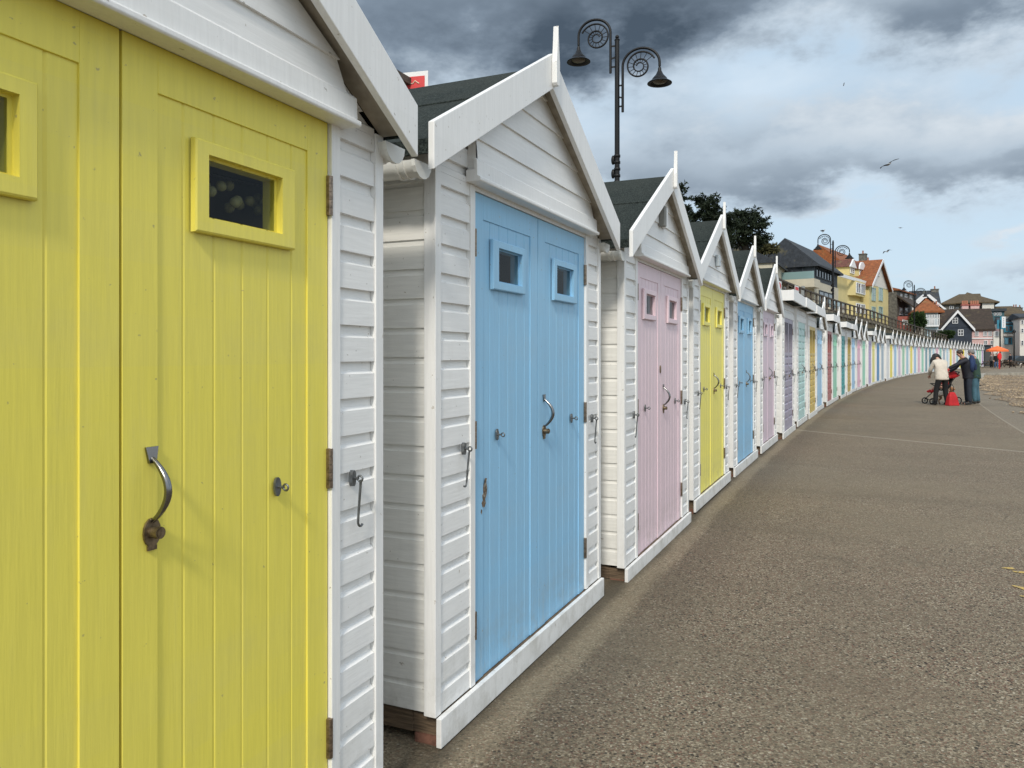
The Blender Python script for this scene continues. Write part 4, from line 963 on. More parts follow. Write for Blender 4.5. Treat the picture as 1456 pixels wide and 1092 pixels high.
L=H.L; H.box('wall',0,L,0,9,-1,H.z(452,0),W_WT); H.roofx('roof',0,L,0,9,H.z(452,0),H.z(446,0),T_SL,gm=W_WT)
for v0,v1 in ((455,461),(467,473),(484,491)): H.winuv(1451.5,1455.5,v0,v1,nx=1,nz=2)
# low white garden wall in front of the shop
o=MB().box(0,16,0,.4,0,2.6).build('garden_wall',mat('whitewash_wall',(.55,.52,.46),.9,var=.15,vs=1.5,dirt=.3)); o.location=(K(1410)*122,122,0); o.rotation_euler=(0,0,R(8)); tag(o,'rough whitewashed wall below the seafront shop','wall')
# ------------------------------------------------------------ trees and bushes
def leafmat(name,a,b):
    def fn(t,tc,v,col,bs):
        n=t.noise(tc.outputs['Object'],.9,3,.6); gi=t.n('ShaderNodeNewGeometry'); r=t.m('MULTIPLY',gi.outputs['Random Per Island'],.5)
        return t.mix(t.m('ADD',t.m('MULTIPLY',t.sm(n,.35,.65),.5),r),a,b)
    return mat(name,a,.7,fn=fn,spec=.25)
L_PINE=leafmat('cypress_foliage',(.008,.014,.008),(.028,.042,.02)); L_BUSH=leafmat('hedge_foliage',(.012,.03,.010),(.045,.08,.02)); L_OLV=leafmat('scrub_foliage',(.03,.035,.015),(.10,.09,.035))
M_BARK=mat('bark',(.05,.04,.03),.9,var=.4)
def leaves(mb,c,r,n,sz,rnd,flat=1.0,up=.0):
    for _ in range(n):
        while 1:
            p=Vector((rnd.uniform(-1,1),rnd.uniform(-1,1),rnd.uniform(-1,1)))
            if .15<p.length<1: break
        d=p.normalized(); q=Vector((c[0]+p.x*r[0],c[1]+p.y*r[1],c[2]+p.z*r[2]*flat))
        a=(d+Vector((rnd.uniform(-.7,.7),rnd.uniform(-.7,.7),rnd.uniform(-.3,.6)+up))).normalized(); b=a.cross(Vector((rnd.uniform(-1,1),rnd.uniform(-1,1),rnd.uniform(-1,1)))).normalized()
        s=sz*rnd.uniform(.6,1.4); mb.add([q-b*s*.28,q+a*s,q+b*s*.28,q-a*s*.2],[(0,1,2,3)])
def tree(u,Y,v0,v1,wpx,lb,seed,clumps,gp_='dark cypress trees on the hill'):
    rnd=random.Random(seed); X=K(u)*Y; zt=CH+(HOR-v0)/FPX*Y; zb=CH+(HOR-v1)/FPX*Y; W_=wpx/FPX*Y/2; z0=4.5
    t=thing('cypress_tree',lb,'tree',(X,Y,z0),0,gp_); mt=MB(); mt.tube([(0,0,-.5),(.1,0,(zb-z0)*.6),(0,0,zb-z0+(zt-zb)*.4),(.1,.1,(zt-z0)*.93)],[.42,.34,.22,.06],8)
    mc=MB()
    for (cx,cz,rx,rz) in clumps:
        rx*=.86; rz*=.86; cz*=.95
        x=cx*W_; z=zb-z0+cz*(zt-zb); y=rnd.uniform(-.5,.5)*W_*.7
        mt.tube([(0,0,max(.5,z-1.2)),(x*.5,y*.5,z-.5),(x*.9,y*.9,z)],[.16,.10,.03],6)
        leaves(mc,(x,y,z),(rx*W_,rx*W_,rz*(zt-zb)),int(560*max(.15,rx*rz*5)),.22,rnd)
        # ragged tips
        for k in range(11):
            a=rnd.uniform(0,2*PI); u_=Vector((cos(a),sin(a)*.6,rnd.uniform(-.1,.75))).normalized(); q0=Vector((x,y,z))+Vector((u_.x*rx*W_,u_.y*rx*W_,u_.z*rz*(zt-zb)))*.85
            for j in range(5): leaves(mc,tuple(q0+u_*(.17*j)),(.26-.04*j,.26-.04*j,.13-.02*j),int(13-2*j),.20,rnd,up=.2)
        for k in range(5):
            a=rnd.uniform(0,2*PI); e=rnd.uniform(-.2,.9); q=(x+rx*W_*1.0*cos(a),y+rx*W_*sin(a),z+rz*(zt-zb)*e); leaves(mc,q,(rx*W_*.33,rx*W_*.33,rz*(zt-zb)*.16),30,.22,rnd,up=.2)
    mt.build('trunk',M_BARK,t); mc.build('crown',L_PINE,t)
tree(1058,66,294,352,74,'broad dark cypress tree standing rightmost of the group on the hill',1,[(-.05,.55,.42,.30),(.35,.35,.42,.24),(-.45,.35,.38,.26),(.2,.78,.34,.16),(-.2,.82,.26,.13),(.55,.62,.26,.13),(.7,.18,.28,.14),(-.3,.1,.5,.16),(.3,.1,.5,.16),(.05,.3,.5,.3)])
tree(1014,62,276,345,54,'leaning dark cypress tree with a windswept top, middle of the group on the hill',2,[(-.35,.90,.42,.11),(-.1,.76,.46,.14),(.15,.60,.45,.14),(.45,.48,.42,.12),(.7,.40,.34,.10),(.35,.25,.5,.16),(.6,.08,.42,.16),(-.15,.45,.28,.1)])
tree(962,60,262,345,40,'spiky dark conifer leftmost of the group behind the pink hut roof',3,[(0,.92,.18,.1),(.1,.78,.34,.12),(.05,.62,.5,.13),(.1,.46,.65,.13),(.1,.3,.75,.13),(.1,.12,.8,.13)])
tree(986,63,300,345,30,'small open crowned dark tree between the leaning cypress and the spiky conifer',4,[(0,.8,.35,.16),(-.5,.45,.4,.15),(.5,.5,.42,.15),(.1,.2,.7,.2)])
def bush(name,u,Y,v0,v1,wpx,lb,seed,m,n=2600,sz=.3,zb=None):
    rnd=random.Random(seed); X=K(u)*Y; zt=CH+(HOR-v0)/FPX*Y; z1=CH+(HOR-v1)/FPX*Y if zb is None else zb; W_=wpx/FPX*Y/2
    t=thing(name,lb,'bush',(X,Y,z1-.3)); mt=MB(); mc=MB()
    for k in range(9):
        a=rnd.uniform(-.7,.7)*W_; y=rnd.uniform(-.5,.5)*W_*.6; hz=(zt-z1)*rnd.uniform(.45,.8)
        mt.tube([(a*.3,y*.3,-.2),(a,y,hz)],[.07,.02],5); leaves(mc,(a,y,hz),(W_*.42,W_*.42,(zt-z1)*.32),n//9,sz,rnd)
    mt.build('stems',M_BARK,t); mc.build('foliage',m,t)
bush('hedge_bush',1305,104,444,470,26,'tall dark green bush in front of the hipped cottage by the far lamp post',11,L_BUSH,3600,.34)
bush('hedge_bush',1345,108,468,480,34,'low green hedge below the pink cottage beside the navy house',12,L_BUSH,2600,.26)
bush('scrub_bush',1086,80,340,362,40,'brownish scrub just right of the broad cypress above the cream house',13,L_OLV,2400,.26)
bush('hedge_bush',1341,125,443,456,18,'dark ivy clump between the hipped cottage and the navy gable',14,L_BUSH,1600,.3)
# ------------------------------------------------------------ figures
def skin(name,nodes,edges,m,parent,sub=2,root=0):
    me=bpy.data.meshes.new(name); names=list(nodes); idx={k:i for i,k in enumerate(names)}
    me.from_pydata([nodes[k][0] for k in names],[(idx[a],idx[b]) for a,b in edges],[]); me.materials.append(m)
    o=bpy.data.objects.new(name,me); C.objects.link(o); o.parent=parent
    if not me.skin_vertices: 
        o.modifiers.new('skin','SKIN')
        if not me.skin_vertices:
            bm_=__import__('bmesh').new(); bm_.from_mesh(me); ly=bm_.verts.layers.skin.verify(); bm_.to_mesh(me); bm_.free()
    else: o.modifiers.new('skin','SKIN')
    sv=me.skin_vertices[0].data
    for k in names:
        r=nodes[k][1]; r=r if isinstance(r,tuple) else (r,r); sv[idx[k]].radius=r; sv[idx[k]].use_root=(k==names[root])
    o.modifiers['skin'].use_smooth_shade=True; s=o.modifiers.new('sub','SUBSURF'); s.levels=sub; s.render_levels=sub
    return o
M_SKIN=mat('skin',(.50,.27,.19),.55)
def V(*a): return Vector(a)
def person(lb,loc,rz,P,mats,hair='short',coatlen=.12,group=None,wd=1.0):
    """P: joints in local metres, +y is the facing direction"""
    t=thing('person',lb,'person',loc,R(rz),group)
    def mid(a,b,k=.5): return Vector(P[a]).lerp(Vector(P[b]),k)
    hd=Vector(P['head']); nk=Vector(P['neck']); up=(hd-nk).normalized(); fw=Vector(P.get('look',(0,1,0))).normalized(); side=fw.cross(up).normalized()
    N={'pelvis':(Vector(P['pelvis']),(.135,.10)),'waist':(mid('pelvis','chest',.5),(.12,.09)),'chest':(Vector(P['chest']),(.145,.10)),'neckb':(mid('chest','neck',.75),(.07,.065)),'neck':(nk,(.055,.055)),
       'jaw':(hd-up*.045+fw*.012,(.066,.072)),'head':(hd+up*.03,(.076,.088)),'crown':(hd+up*.085-fw*.005,(.055,.065)),'nose':(hd+fw*.098-up*.012,(.011,.014))}
    E=[('pelvis','waist'),('waist','chest'),('chest','neckb'),('neckb','neck'),('neck','jaw'),('jaw','head'),('head','crown'),('head','nose')]
    for s in 'LR':
        for a,r in (('hip',.085),('knee',.056),('ankle',.038)): N[a+s]=(Vector(P[a+s]),r)
        an=Vector(P['ankle'+s]); tf=Vector(P.get('toe'+s,an+V(0,.17,-.055))); N['toe'+s]=(tf,(.036,.026))
        E+=[('pelvis','hip'+s),('hip'+s,'knee'+s),('knee'+s,'ankle'+s),('ankle'+s,'toe'+s)]
        for a,r in (('sho',.055),('elb',.040),('wri',.026)): N[a+s]=(Vector(P[a+s]),r)
        d=(Vector(P['wri'+s])-Vector(P['elb'+s])).normalized(); pc=Vector(P['wri'+s])+d*.075; N['palm'+s]=(pc,(.030,.016))
        E+=[('chest','sho'+s),('sho'+s,'elb'+s),('elb'+s,'wri'+s),('wri'+s,'palm'+s)]
        w=d.cross(V(0,0,1)); w=(w if w.length>.1 else V(1,0,0)).normalized(); cu=w.cross(d).normalized()*-1
        for k,(off,ln) in enumerate(((-.028,.065),(-.01,.078),(.009,.073),(.027,.055))):
            a='f%d%s'%(k,s); N[a]=(pc+w*off+d*.045,.009); N[a+'b']=(pc+w*off+d*(.045+ln*.55)+cu*.012,.008); N[a+'c']=(pc+w*off+d*(.04+ln*.85)+cu*.035,.007); E+=[('palm'+s,a),(a,a+'b'),(a+'b',a+'c')]
        N['th'+s]=(pc+w*-.042+cu*.01-d*.01,.010); N['thb'+s]=(pc+w*-.055+cu*.03+d*.025,.008); E+=[('palm'+s,'th'+s),('th'+s,'thb'+s)]
    body=skin('body',N,E,M_SKIN,t,1)
    # eyes and mouth
    fm=MB()
    for sg in (-1,1): q=hd+fw*.083+side*.031*sg+up*.018; fm.ball(q,.011,n=8,m=5)
    fm.build('eyes',M_BLACK,t); mo=MB(); q=hd+fw*.079-up*.048; mo.obox(q,(.045,.012,.01),side,fw,up); mo.build('mouth',mat('lips',(.35,.12,.10),.5),t)
    er=MB(); 
    for sg in (-1,1): q=hd+side*.082*sg; er.ball(q,.014,.02,.03,8,6)
    er.build('ears',M_SKIN,t)
    # trousers
    g=1.22; N2={'pelvis':(Vector(P['pelvis'])+V(0,0,.03),(.125,.10))}; E2=[]
    for s in 'LR':
        N2['hip'+s]=(Vector(P['hip'+s])+V(0,0,-.06),.098); N2['knee'+s]=(Vector(P['knee'+s]),.078); N2['ankle'+s]=(Vector(P['ankle'+s])+V(0,0,-.035),.070); E2+=[('pelvis','hip'+s),('hip'+s,'knee'+s),('knee'+s,'ankle'+s)]
        an=Vector(P['ankle'+s]); tf=Vector(P.get('toe'+s,an+V(0,.17,-.055)))
        he=an-(tf-an)*.25; he.z=.045; sN={'a':(an+V(0,0,-.01),.050),'h':(he,(.045,.038)),'t':(V(tf.x,tf.y,.04),(.048,.035))}; skin('shoe',sN,[('a','h'),('a','t')],mats['shoe'],t,1)
    skin('trousers',N2,E2,mats['legs'],t,1)
    # jacket
    pe=Vector(P['pelvis']); N3={'colt':(mid('chest','neck',1.0),(.062,.062)),'chest':(Vector(P['chest'])+V(0,0,-.02),(.195*wd,.14)),'waist':(mid('pelvis','chest',.5),(.175*wd,.14)),'hip':(pe+V(0,0,-.02),(.19*wd,.155)),'hem':(pe+V(0,0,-coatlen),(.20*wd,.16)),'hem2':(pe+V(0,0,-coatlen-.03),(.19*wd,.15)),'col':(mid('chest','neck',.72),(.085,.085))}
    E3=[('col','colt'),('chest','waist'),('waist','hip'),('hip','hem'),('hem','hem2'),('chest','col')]
    for s in 'LR':
        N3['sho'+s]=(Vector(P['sho'+s]),.078); N3['elb'+s]=(Vector(P['elb'+s]),.062); N3['wri'+s]=(Vector(P['wri'+s]),.048); E3+=[('chest','sho'+s),('sho'+s,'elb'+s),('elb'+s,'wri'+s)]
    skin('jacket',N3,E3,mats['top'],t,1)
    # hair
    if hair:
        mb=MB(); rnd=random.Random(4); k_=1.0 if hair=='short' else 1.12; cc=hd+up*.048-fw*.024; vs=[]; n=14; m=9
        for j in range(m+1):
            ph=PI*j/m
            for k in range(n):
                a=2*PI*k/n; w_=k_*(1+rnd.uniform(-.03,.04)); vs.append(cc+(side*cos(a)*sin(ph)*.090+fw*sin(a)*sin(ph)*.093+up*cos(ph)*.088)*w_)
        mb.add(vs,[(j*n+k,j*n+(k+1)%n,(j+1)*n+(k+1)%n,(j+1)*n+k) for j in range(m) for k in range(n)],True)
        if hair=='bob':
            for k in range(60):
                a=PI+PI*k/59 ; a0=hd+side*cos(a)*.095+fw*(sin(a)*.10-.01)+up*.03; dn=V(0,0,-1)*rnd.uniform(.16,.25)+side*cos(a)*.07+fw*sin(a)*.02; mb.tube([a0,a0+dn*.5+side*cos(a)*.025,a0+dn],[.022,.024,.008],5)
        mb.build('hair',mats['hair'],t)
    return t
M_CREAM=mat('cream_jacket',(.56,.50,.42),.85,var=.08,vs=12,bump=.3,bs=14); M_NAVY=mat('navy_jacket',(.005,.007,.014),.7,var=.3,vs=8); M_GRN=mat('dark_green_jacket',(.02,.05,.035),.8,var=.2)
M_DJ=mat('dark_jeans',(.015,.022,.035),.85,var=.2,vs=9); M_TJ=mat('teal_jeans',(.05,.12,.16),.85,var=.2,vs=9); M_HB=mat('black_hair',(.012,.009,.009),.5); M_HBR=mat('brown_hair',(.045,.025,.015),.6); M_HG=mat('grey_hair',(.16,.15,.14),.7)
M_SHOE=mat('dark_shoes',(.02,.018,.016),.6)
def GX(u,Y): return (K(u)*Y,Y,0)
# woman in a cream jacket, back to the camera, bent over the pushchair
Pw=dict(pelvis=(0,0,.88),chest=(.01,.13,1.22),neck=(.0,.24,1.38),head=(-.0,.33,1.43),look=(-.1,.75,-.75),shoL=(-.17,.14,1.28),shoR=(.17,.14,1.28),elbL=(-.225,.24,1.04),elbR=(.235,.24,1.04),wriL=(-.12,.46,.90),wriR=(.16,.46,.92),
 hipL=(-.09,0,.84),hipR=(.09,0,.84),kneeL=(-.15,.05,.47),kneeR=(.12,.05,.47),ankleL=(-.20,0,.09),ankleR=(.15,-.02,.09))
person('woman with dark bobbed hair in a cream jacket and black trousers bending over a pushchair',GX(1339.5,23.1),0,Pw,dict(top=M_CREAM,legs=M_BLACK,shoe=M_BLACK,hair=M_HB),'bob',.10,wd=1.12)
# man reaching to the left
Pm=dict(pelvis=(0,0,.90),chest=(0,.10,1.28),neck=(0,.16,1.43),head=(0,.23,1.535),look=(0,.9,-.35),shoL=(-.15,.12,1.36),shoR=(.15,.12,1.36),elbL=(-.14,.38,1.22),elbR=(.16,.30,1.10),wriL=(-.08,.60,1.10),wriR=(.10,.50,1.0),
 hipL=(-.09,0,.86),hipR=(.09,0,.86),kneeL=(-.11,.03,.47),kneeR=(.12,-.01,.47),ankleL=(-.12,.0,.09),ankleR=(.13,-.04,.09))
man=person('man with short brown hair in a black jacket, reaching left towards the pushchair',GX(1376.5,23.3),84,Pm,dict(top=M_NAVY,legs=M_DJ,shoe=M_SHOE,hair=M_HBR),'short',.10)
Pm2=dict(pelvis=(0,0,.90),chest=(0,.03,1.27),neck=(0,.07,1.45),head=(0,.12,1.545),look=(0,.95,-.2),shoL=(-.17,.03,1.35),shoR=(.17,.03,1.35),elbL=(-.22,.03,1.08),elbR=(.23,-.03,1.08),wriL=(-.14,.20,.95),wriR=(.16,.20,.96),
 hipL=(-.09,0,.86),hipR=(.09,0,.86),kneeL=(-.11,.03,.47),kneeR=(.12,.01,.47),ankleL=(-.13,.0,.09),ankleR=(.14,-.04,.09))
m2=person('grey haired man in a dark green jacket and teal jeans, rightmost of the group',GX(1387.5,23.75),48,Pm2,dict(top=M_GRN,legs=M_TJ,shoe=M_SHOE,hair=M_HG),'short',.10)
bp_=thing('backpack','dark blue backpack worn between the two standing men','backpack',(K(1382)*23.2,23.2,.98),R(60))
mb=MB(); mb.ball((0,0,.26),.15,.10,.27,14,10); mb.build('bag',mat('blue_pack',(.012,.03,.09),.8,var=.3),bp_); MB().box(-.10,.10,-.13,-.07,.08,.26).build('pocket',mat('blue_pack_dark',(.008,.02,.06),.8),bp_,.02)
# pushchair
pc=thing('pushchair','black framed pushchair with a red canopy in front of the woman in cream','pushchair',GX(1339,23.75),0)
mb=MB(); B_=[]
for y in (-.24,.24):
    mb.tube([(-.40,y,.13),(.02,y,.50),(.40,y,.98)],.014,8); mb.tube([(.34,y,.10),(.02,y,.50),(-.22,y,.62)],.014,8)
mb.tube([(.40,-.24,.98),(.44,0,1.0),(.40,.24,.98)],.018,8); mb.tube([(.34,-.24,.12),(.34,.24,.12)],.012,6); mb.tube([(-.4,-.2,.14),(-.4,.2,.14)],.012,6); mb.tube([(-.22,-.24,.62),(-.26,0,.63),(-.22,.24,.62)],.014,8)
mb.build('frame',M_IRON,pc)
mb=MB(); mb.obox((.0,0,.42),(.36,.36,.05),(1,0,-.1),(0,1,0),(.1,0,1)); mb.obox((.19,0,.66),(.05,.36,.5),(1,0,-.35),(0,1,0),(.35,0,1)); mb.build('seat',M_BLACK,pc,.015)
mb=MB(); vs=[];n=10
for i,a in enumerate([R(k) for k in (0,28,56,84,112)]):
    for k in range(n+1): b=PI*k/n; vs.append((.20-.36*sin(a)*.4+.05+.30*cos(a+.5)*sin(b)**.6*.9,.26*cos(b),.80+.30*sin(a+.35)*sin(b)**.6))
mb.add(vs,[(i*(n+1)+k,i*(n+1)+k+1,(i+1)*(n+1)+k+1,(i+1)*(n+1)+k) for i in range(4) for k in range(n)],True)
M_RED=mat('red_fabric',(.42,.010,.014),.75,var=.15,vs=9); cp=mb.build('canopy',M_RED,pc); sd_=cp.modifiers.new('solid','SOLIDIFY'); sd_.thickness=.012
for (x,y,r) in ((-.40,-.22,.085),(-.40,.22,.085),(.36,-.24,.105),(.36,.24,.105)):
    w=MB().tube([(x+r*cos(t),y,r+.012+r*sin(t)*1.0) for t in [2*PI*k/18 for k in range(19)]],.017,6); wo=w.build('wheel',M_IRON,pc)
    h=MB().tube([(x,y-.02,r+.012),(x,y+.02,r+.012)],.022,8)
    for k in range(4): h.bar((x,y,r+.012),(x+r*cos(k*PI/2),y,r+.012+r*sin(k*PI/2)),.008,.008)
    h.build('hub',M_GALV,wo)
# child in the pushchair: continuous body, red clothes
ch=thing('person','small child in a red coat and red boots sitting in the pushchair','person',GX(1339,23.75),0)
N={'hip':(V(.05,0,.50),.10),'chest':(V(.12,0,.68),.10),'neck':(V(.13,0,.78),.04),'head':(V(.10,0,.88),.08),'kl':(V(-.17,-.08,.52),.045),'al':(V(-.30,-.08,.44),.035),'kr':(V(-.17,.08,.52),.045),'ar':(V(-.30,.08,.40),.035),'sl':(V(.10,-.12,.72),.045),'el':(V(.0,-.14,.62),.032),'sr':(V(.10,.12,.72),.045),'er':(V(.0,.14,.62),.032)}
skin('body',N,[('hip','chest'),('chest','neck'),('neck','head'),('hip','kl'),('kl','al'),('hip','kr'),('kr','ar'),('chest','sl'),('sl','el'),('chest','sr'),('sr','er')],M_SKIN,ch,1)
skin('coat',{'hip':(V(.05,0,.52),.125),'chest':(V(.12,0,.68),.125),'sl':(V(.10,-.12,.72),.06),'el':(V(.0,-.14,.62),.045),'sr':(V(.10,.12,.72),.06),'er':(V(.0,.14,.62),.045)},[('hip','chest'),('chest','sl'),('sl','el'),('chest','sr'),('sr','er')],M_RED,ch,1)
for y in (-.08,.08): skin('boot',{'a':(V(-.29,y,.44),.045),'b':(V(-.34,y,.37),.05),'c':(V(-.42,y,.39),.042)},[('a','b'),('b','c')],M_RED,ch,1)
mb=MB().ball((.10,0,.90),.088,.088,.088,12,8); mb.build('hat',M_BLACK,ch)
# red shopping bag
bg_=thing('shopping_bag','red shopping bag standing beside the legs of the woman in cream','bag',GX(1353.5,23.0),R(10))
mb=MB(); vs=[(-.17,-.10,0),(.19,-.10,0),(.19,.10,0),(-.17,.10,0),(-.13,-.07,.26),(.13,-.07,.27),(.13,.07,.27),(-.13,.07,.26),(-.08,-.03,.40),(.08,-.03,.40),(.08,.03,.40),(-.08,.03,.40)]
mb.add(vs,[(0,3,2,1),(8,9,10,11)]+[(a+k,a+(k+1)%4,a+4+(k+1)%4,a+4+k) for a in (0,4) for k in range(4)]); mb.build('bag_body',M_RED,bg_,.02)
MB().tube([(-.06,0,.39),(-.05,0,.56),(.0,.0,.64),(.05,0,.56),(.06,0,.39)],.009,6).build('strap',M_BLACK,bg_)
# dog between the woman's feet
dg=thing('dog','small white and tan dog standing behind the legs of the woman in cream','dog',GX(1342,23.42),R(25))
M_TAN=mat('dog_fur',(.42,.28,.16),.9,fn=lambda t,tc,v,col,b:t.mix(t.sm(t.noise(tc.outputs['Object'],4.2,3,.6),.46,.54),(.55,.50,.43),(.26,.13,.06)),bump=.5,bs=60)
N={'ch':(V(0,-.14,.33),.095),'mid':(V(0,.02,.34),.082),'rp':(V(0,.17,.35),.078),'nk':(V(0,-.22,.43),.058),'hd':(V(0,-.27,.50),.058),'mz':(V(0,-.36,.475),.028),'tl':(V(0,.26,.42),.02),'tl2':(V(0,.30,.52),.012),
 'e1':(V(.045,-.26,.545),.018),'e2':(V(-.045,-.26,.545),.018),'e1b':(V(.06,-.27,.50),.01),'e2b':(V(-.06,-.27,.50),.01)}
E=[('ch','mid'),('mid','rp'),('ch','nk'),('nk','hd'),('hd','mz'),('rp','tl'),('tl','tl2'),('hd','e1'),('hd','e2'),('e1','e1b'),('e2','e2b')]
for s,x in(('l',-.06),('r',.06)):
    N.update({'fs'+s:(V(x,-.15,.26),.042),'fk'+s:(V(x,-.155,.15),.024),'ff'+s:(V(x,-.15,.03),.02),'ft'+s:(V(x,-.18,.018),.019),'hh'+s:(V(x,.17,.27),.05),'hk'+s:(V(x,.12,.19),.032),'ho'+s:(V(x,.21,.12),.018),'hf'+s:(V(x,.19,.03),.018),'ht'+s:(V(x,.16,.018),.018)})
    E+=[('ch','fs'+s),('fs'+s,'fk'+s),('fk'+s,'ff'+s),('ff'+s,'ft'+s),('rp','hh'+s),('hh'+s,'hk'+s),('hk'+s,'ho'+s),('ho'+s,'hf'+s),('hf'+s,'ht'+s)]
skin('body',N,E,M_TAN,dg,1); MB().tube([(.062*cos(t),-.215+.03*sin(t),.425+.05*sin(t)) for t in [2*PI*k/12 for k in range(13)]],.008,5).build('collar',M_RED,dg)
# ------------------------------------------------------------ gulls
M_GW=mat('gull_white',(.40,.40,.40),.8); M_GG=mat('gull_dark_wing',(.015,.015,.017),.8); M_BEAK=mat('gull_beak',(.5,.3,.05),.6)
def gull(u,v,Y,rz,tilt,lb,lift=.5,perched=False,sc_=1.0):
    t=thing('seagull',lb,'seagull',(K(u)*Y,Y,CH+(HOR-v)/FPX*Y),R(rz),'seagulls over the promenade' if not perched else None); t.rotation_euler=(R(tilt[0]),R(tilt[1]),R(rz)); t.scale=(sc_,)*3
    N={'t':(V(0,-.24,.0),(.035,.008)),'r':(V(0,-.14,.0),.045),'b':(V(0,0,0),.068),'c':(V(0,.11,.01),.055),'n':(V(0,.17,.035 if not perched else .09),.036),'h':(V(0,.21,.045 if not perched else .14),.038)}
    skin('body',N,[('t','r'),('r','b'),('b','c'),('c','n'),('n','h')],M_GW,t,1)
    MB().tube([(0,.24,N['h'][0].z),(0,.30,N['h'][0].z-.01)],[.012,.004],6).build('beak',M_BEAK,t)
    for sg in (-1,1):
        if perched: mb=MB().ball((sg*.05,-.06,.02),.025,.18,.055,10,6); mb.build('wing',M_GG,t); MB().tube([(sg*.03,0,-.05),(sg*.03,0,-.14)],.006,5).build('leg',M_BEAK,t); continue
        pts=[(.04,.13,-.14,.01),(.30,.17,-.10,.10*lift*2),(.48,.12,-.10,.09*lift*2),(.74,-.10,-.15,.02*lift)]
        mb=MB(); vs=[]
        for x,yf,yb,z in pts: vs+=[(sg*x,yf,z+.008),(sg*x,yb,z+.003),(sg*x,yb,z-.003),(sg*x,yf,z-.008)]
        fs=[(4*i+k,4*i+(k+1)%4,4*i+4+(k+1)%4,4*i+4+k) for i in range(3) for k in range(4)]+[(0,1,2,3),(12,13,14,15)]
        mb.add(vs,fs); mb.build('wing',M_GG,t)
gull(1263,234,33,18,(-10,-27,0),'largest seagull banking with spread wings beneath the grey cloud',.4,sc_=.74)
gull(1280,324,70,80,(0,-8,0),'small seagull gliding level below the banking gull',.2,sc_=.62)
gull(1261,358,66,10,(25,-20,0),'seagull flying just above the yellow house chimney',.7,sc_=.62)
gull(1200,120,150,40,(10,-65,0),'tiny seagull steeply banked high in the bright cloud gap',.4,sc_=.62)
gull(1170,328.5,57.9,-60,(0,0,0),'seagull perched on top of the left scroll of the middle lamp post',perched=True,sc_=.95)
# ------------------------------------------------------------ far end of the promenade
o=None
Y=105; kt=thing('kiosk','dark timber kiosk closing the far end of the hut row','kiosk',(K(1398.5)*Y,Y,0),R(12))
MB().box(0,1.2,0,2.2,.02,2.75).build('wall',W_SL,kt); MB().box(-.12,1.32,-.12,2.3,2.753,2.9).build('roof',T_SL,kt); MB().box(.2,1.0,-.05,-.003,.1,2.2).build('door',mat('kiosk_door',(.06,.06,.06),.6),kt)
Y=92; pt=thing('parasol','orange parasol open over the far cafe tables','parasol',(K(1418)*Y,Y,0),0)
mb=MB(); n=8; vs=[(0,0,2.62)]+[(1.15*cos(2*PI*k/n+.2),1.15*sin(2*PI*k/n+.2),2.12) for k in range(n)]+[(1.15*cos(2*PI*k/n+.2),1.15*sin(2*PI*k/n+.2),1.92) for k in range(n)]+[(0,0,2.55)]
mb.add(vs,[(0,1+k,1+(k+1)%n) for k in range(n)]+[(1+k,1+n+k,1+n+(k+1)%n,1+(k+1)%n) for k in range(n)]+[(2*n+1,1+n+(k+1)%n,1+n+k) for k in range(n)]); mb.build('canopy',mat('orange_canvas',(.80,.16,.04),.8),pt); MB().tube([(0,0,0),(0,0,2.56)],.03,8).build('pole',M_IRON,pt)
MB().lathe([(.0,0),(.3,0),(.3,.08),(.0,.1)],n=12).build('base',M_CONC,pt)
Y=84; lb_=thing('lifebuoy_stand','red lifebuoy housing on a red post beside the shingle','lifebuoy stand',(K(1421)*Y,Y,0),R(15))
MB().box(-.07,.07,-.05,.05,-.05,1.0).build('post',M_RED,lb_,.01); mb=MB(); mb.prism([(.30*cos(2*PI*k/16)*.8,1.35+(.42 if sin(2*PI*k/16)>0 else .38)*sin(2*PI*k/16)) for k in range(16)],-.10,.04); mb.build('housing',mat('red_plastic',(.70,.02,.02),.35),lb_,.03)
for i,(u,Yl,v0,lb) in enumerate(((1422,97,455,'tall black post standing behind the red lifebuoy stand'),(1442,101,472,'thinner black post at the far right in front of the seafront shop'))):
    t=thing('lamp_post',lb,'post',(K(u)*Yl,Yl,0)); z=CH+(HOR-v0)/FPX*Yl; MB().tube([(0,0,0),(0,0,z)],[.11,.07],10).build('pole',M_IRON,t); MB().lathe([(.16,0),(.16,.5),(.11,.6)],n=10).build('base',M_IRON,t)
    if i==1: MB().lathe([(.02,z+.35),(.2,z+.1),(.24,z-.02),(.1,z-.1)],n=10).build('lantern',M_IRON,t)
sg=thing('hanging_sign','white upright sign with a blue surround projecting from the shop corner','sign',(K(1426.5)*110,110,6.0),0)
MB().box(-.42,.12,0,.12,-.80,1.0).build('surround',W_BL,sg); MB().box(-.22,.32,-.04,-.003,-.62,.98).build('sign_panel',M_WIN,sg,.01); mb=MB()
for k in range(5): mb.box(-.02,.10,-.06,-.0405,-.42+.27*k,-.27+.27*k)
mb.build('lettering',mat('sign_grey',(.25,.26,.28),.6),sg); MB().box(-1.2,-.421,.02,.08,.85,.92).build('bracket',M_IRON,sg)
P1=dict(pelvis=(0,0,.92),chest=(0,.02,1.30),neck=(0,.03,1.48),head=(0,.05,1.58),shoL=(-.17,.02,1.38),shoR=(.17,.02,1.38),elbL=(-.23,.0,1.10),elbR=(.23,0,1.10),wriL=(-.22,.12,.88),wriR=(.22,.12,.88),hipL=(-.09,0,.88),hipR=(.09,0,.88),kneeL=(-.11,.03,.48),kneeR=(.11,.01,.48),ankleL=(-.12,.0,.09),ankleR=(.12,-.04,.09))
M_BJ=mat('blue_jeans',(.04,.09,.20),.85)
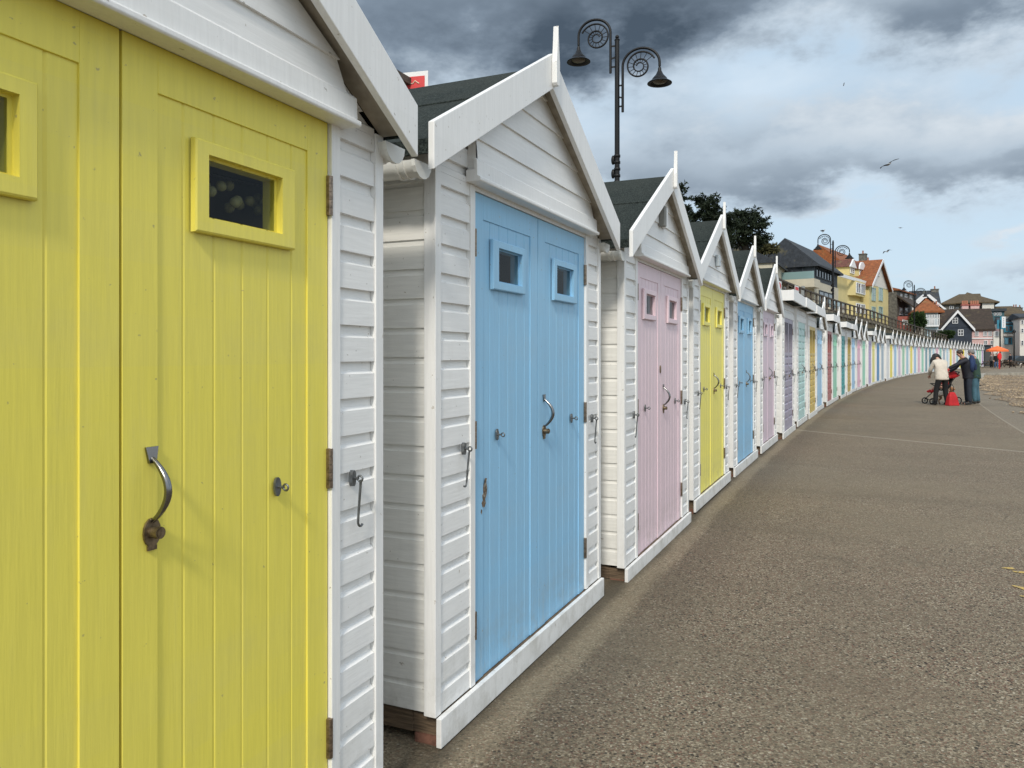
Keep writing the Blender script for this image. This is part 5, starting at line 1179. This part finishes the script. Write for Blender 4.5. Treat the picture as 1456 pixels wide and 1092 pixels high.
person('distant person in a black top and blue jeans standing under the orange parasol',GX(1416.5,88),150,P1,dict(top=M_BLACK,legs=M_BJ,shoe=M_SHOE,hair=M_HB))
Ps=dict(P1); 
for k,(u,Yp,lb,top) in enumerate(((1409.5,94,'distant seated looking person in grey beside the dark kiosk',mat('grey_top',(.18,.17,.16),.8)),(1412.5,97,'distant person in a brown coat between the kiosk and the parasol pole',mat('brown_coat',(.10,.07,.05),.8)),(1437,96,'distant person in dark clothes standing right of the lifebuoy stand',M_NAVY))):
    person(lb.replace('seated looking ',''),GX(u,Yp),[20,200,100][k],P1,dict(top=top,legs=M_BLACK,shoe=M_SHOE,hair=[M_HB,M_HG,M_HBR][k]))
# cafe tables, benches
M_WOOD=mat('bench_wood',(.08,.055,.035),.8,var=.3)
def picnic(u,Yb,rz,lb):
    t=thing('picnic_table',lb,'picnic table',(K(u)*Yb,Yb,0),R(rz),'dark picnic tables at the far end'); MB().box(-.9,.9,-.38,.38,.70,.76).build('table_top',M_WOOD,t)
    for y in (-.68,.68): MB().box(-.9,.9,y-.13,y+.13,.42,.47).build('seat',M_WOOD,t)
    for x in (-.65,.65):
        mb=MB(); mb.bar((x,-.7,0),(x,-.25,.70),.06,.06); mb.bar((x,.7,0),(x,.25,.70),.06,.06); mb.bar((x+.06,-.7,.38),(x+.06,.7,.38),.05,.08); mb.build('leg_frame',M_WOOD,t)
picnic(1428,99,10,'dark picnic table just right of the parasol pole'); picnic(1405,96,40,'dark picnic table in front of the kiosk'); picnic(1448,90,-5,'dark picnic table nearest the right edge of the photo'); picnic(1435,108,20,'dark picnic table farthest back, below the whitewashed wall')
# parked car
cr=thing('parked_car','dark parked car seen low at the far right edge','car',(K(1452)*112,112,0),R(8)); M_CAR=mat('car_paint',(.02,.03,.035),.25,spec=.7)
mb=MB().prism([(-2.1,.35),(2.1,.35),(2.15,.75),(1.3,.95),(.75,1.42),(-.95,1.42),(-1.6,.98),(-2.15,.85)],-.85,.85); mb.build('body',M_CAR,cr,.06); MB().prism([(1.1,.98),(.68,1.36),(-.88,1.36),(-1.4,.98)],-.856,.856).build('window',M_PANE,cr)
for x in (-1.35,1.35):
    for y in (-.86,.86): w=MB().tube([(x,y-.1,.33),(x,y+.1,.33)],.33,16).build('wheel',M_IRON,cr); MB().tube([(x,y-.115,.33),(x,y+.115,.33)],.19,12).build('rim',M_GALV,w)
# upper promenade clutter glimpsed by the rail: a parked dark van shape is left out on purpose; a few flower tubs

_seen={}
for _o in list(bpy.data.objects):
    if _o.parent is None and _o.get('label'):
        _n=len(_o['label'].split())
        if not 4<=_n<=16: print('LABEL LEN',_n,_o['label'])
        if _o['label'] in _seen: print('DUP',_o['label'])
        _seen[_o['label']]=1
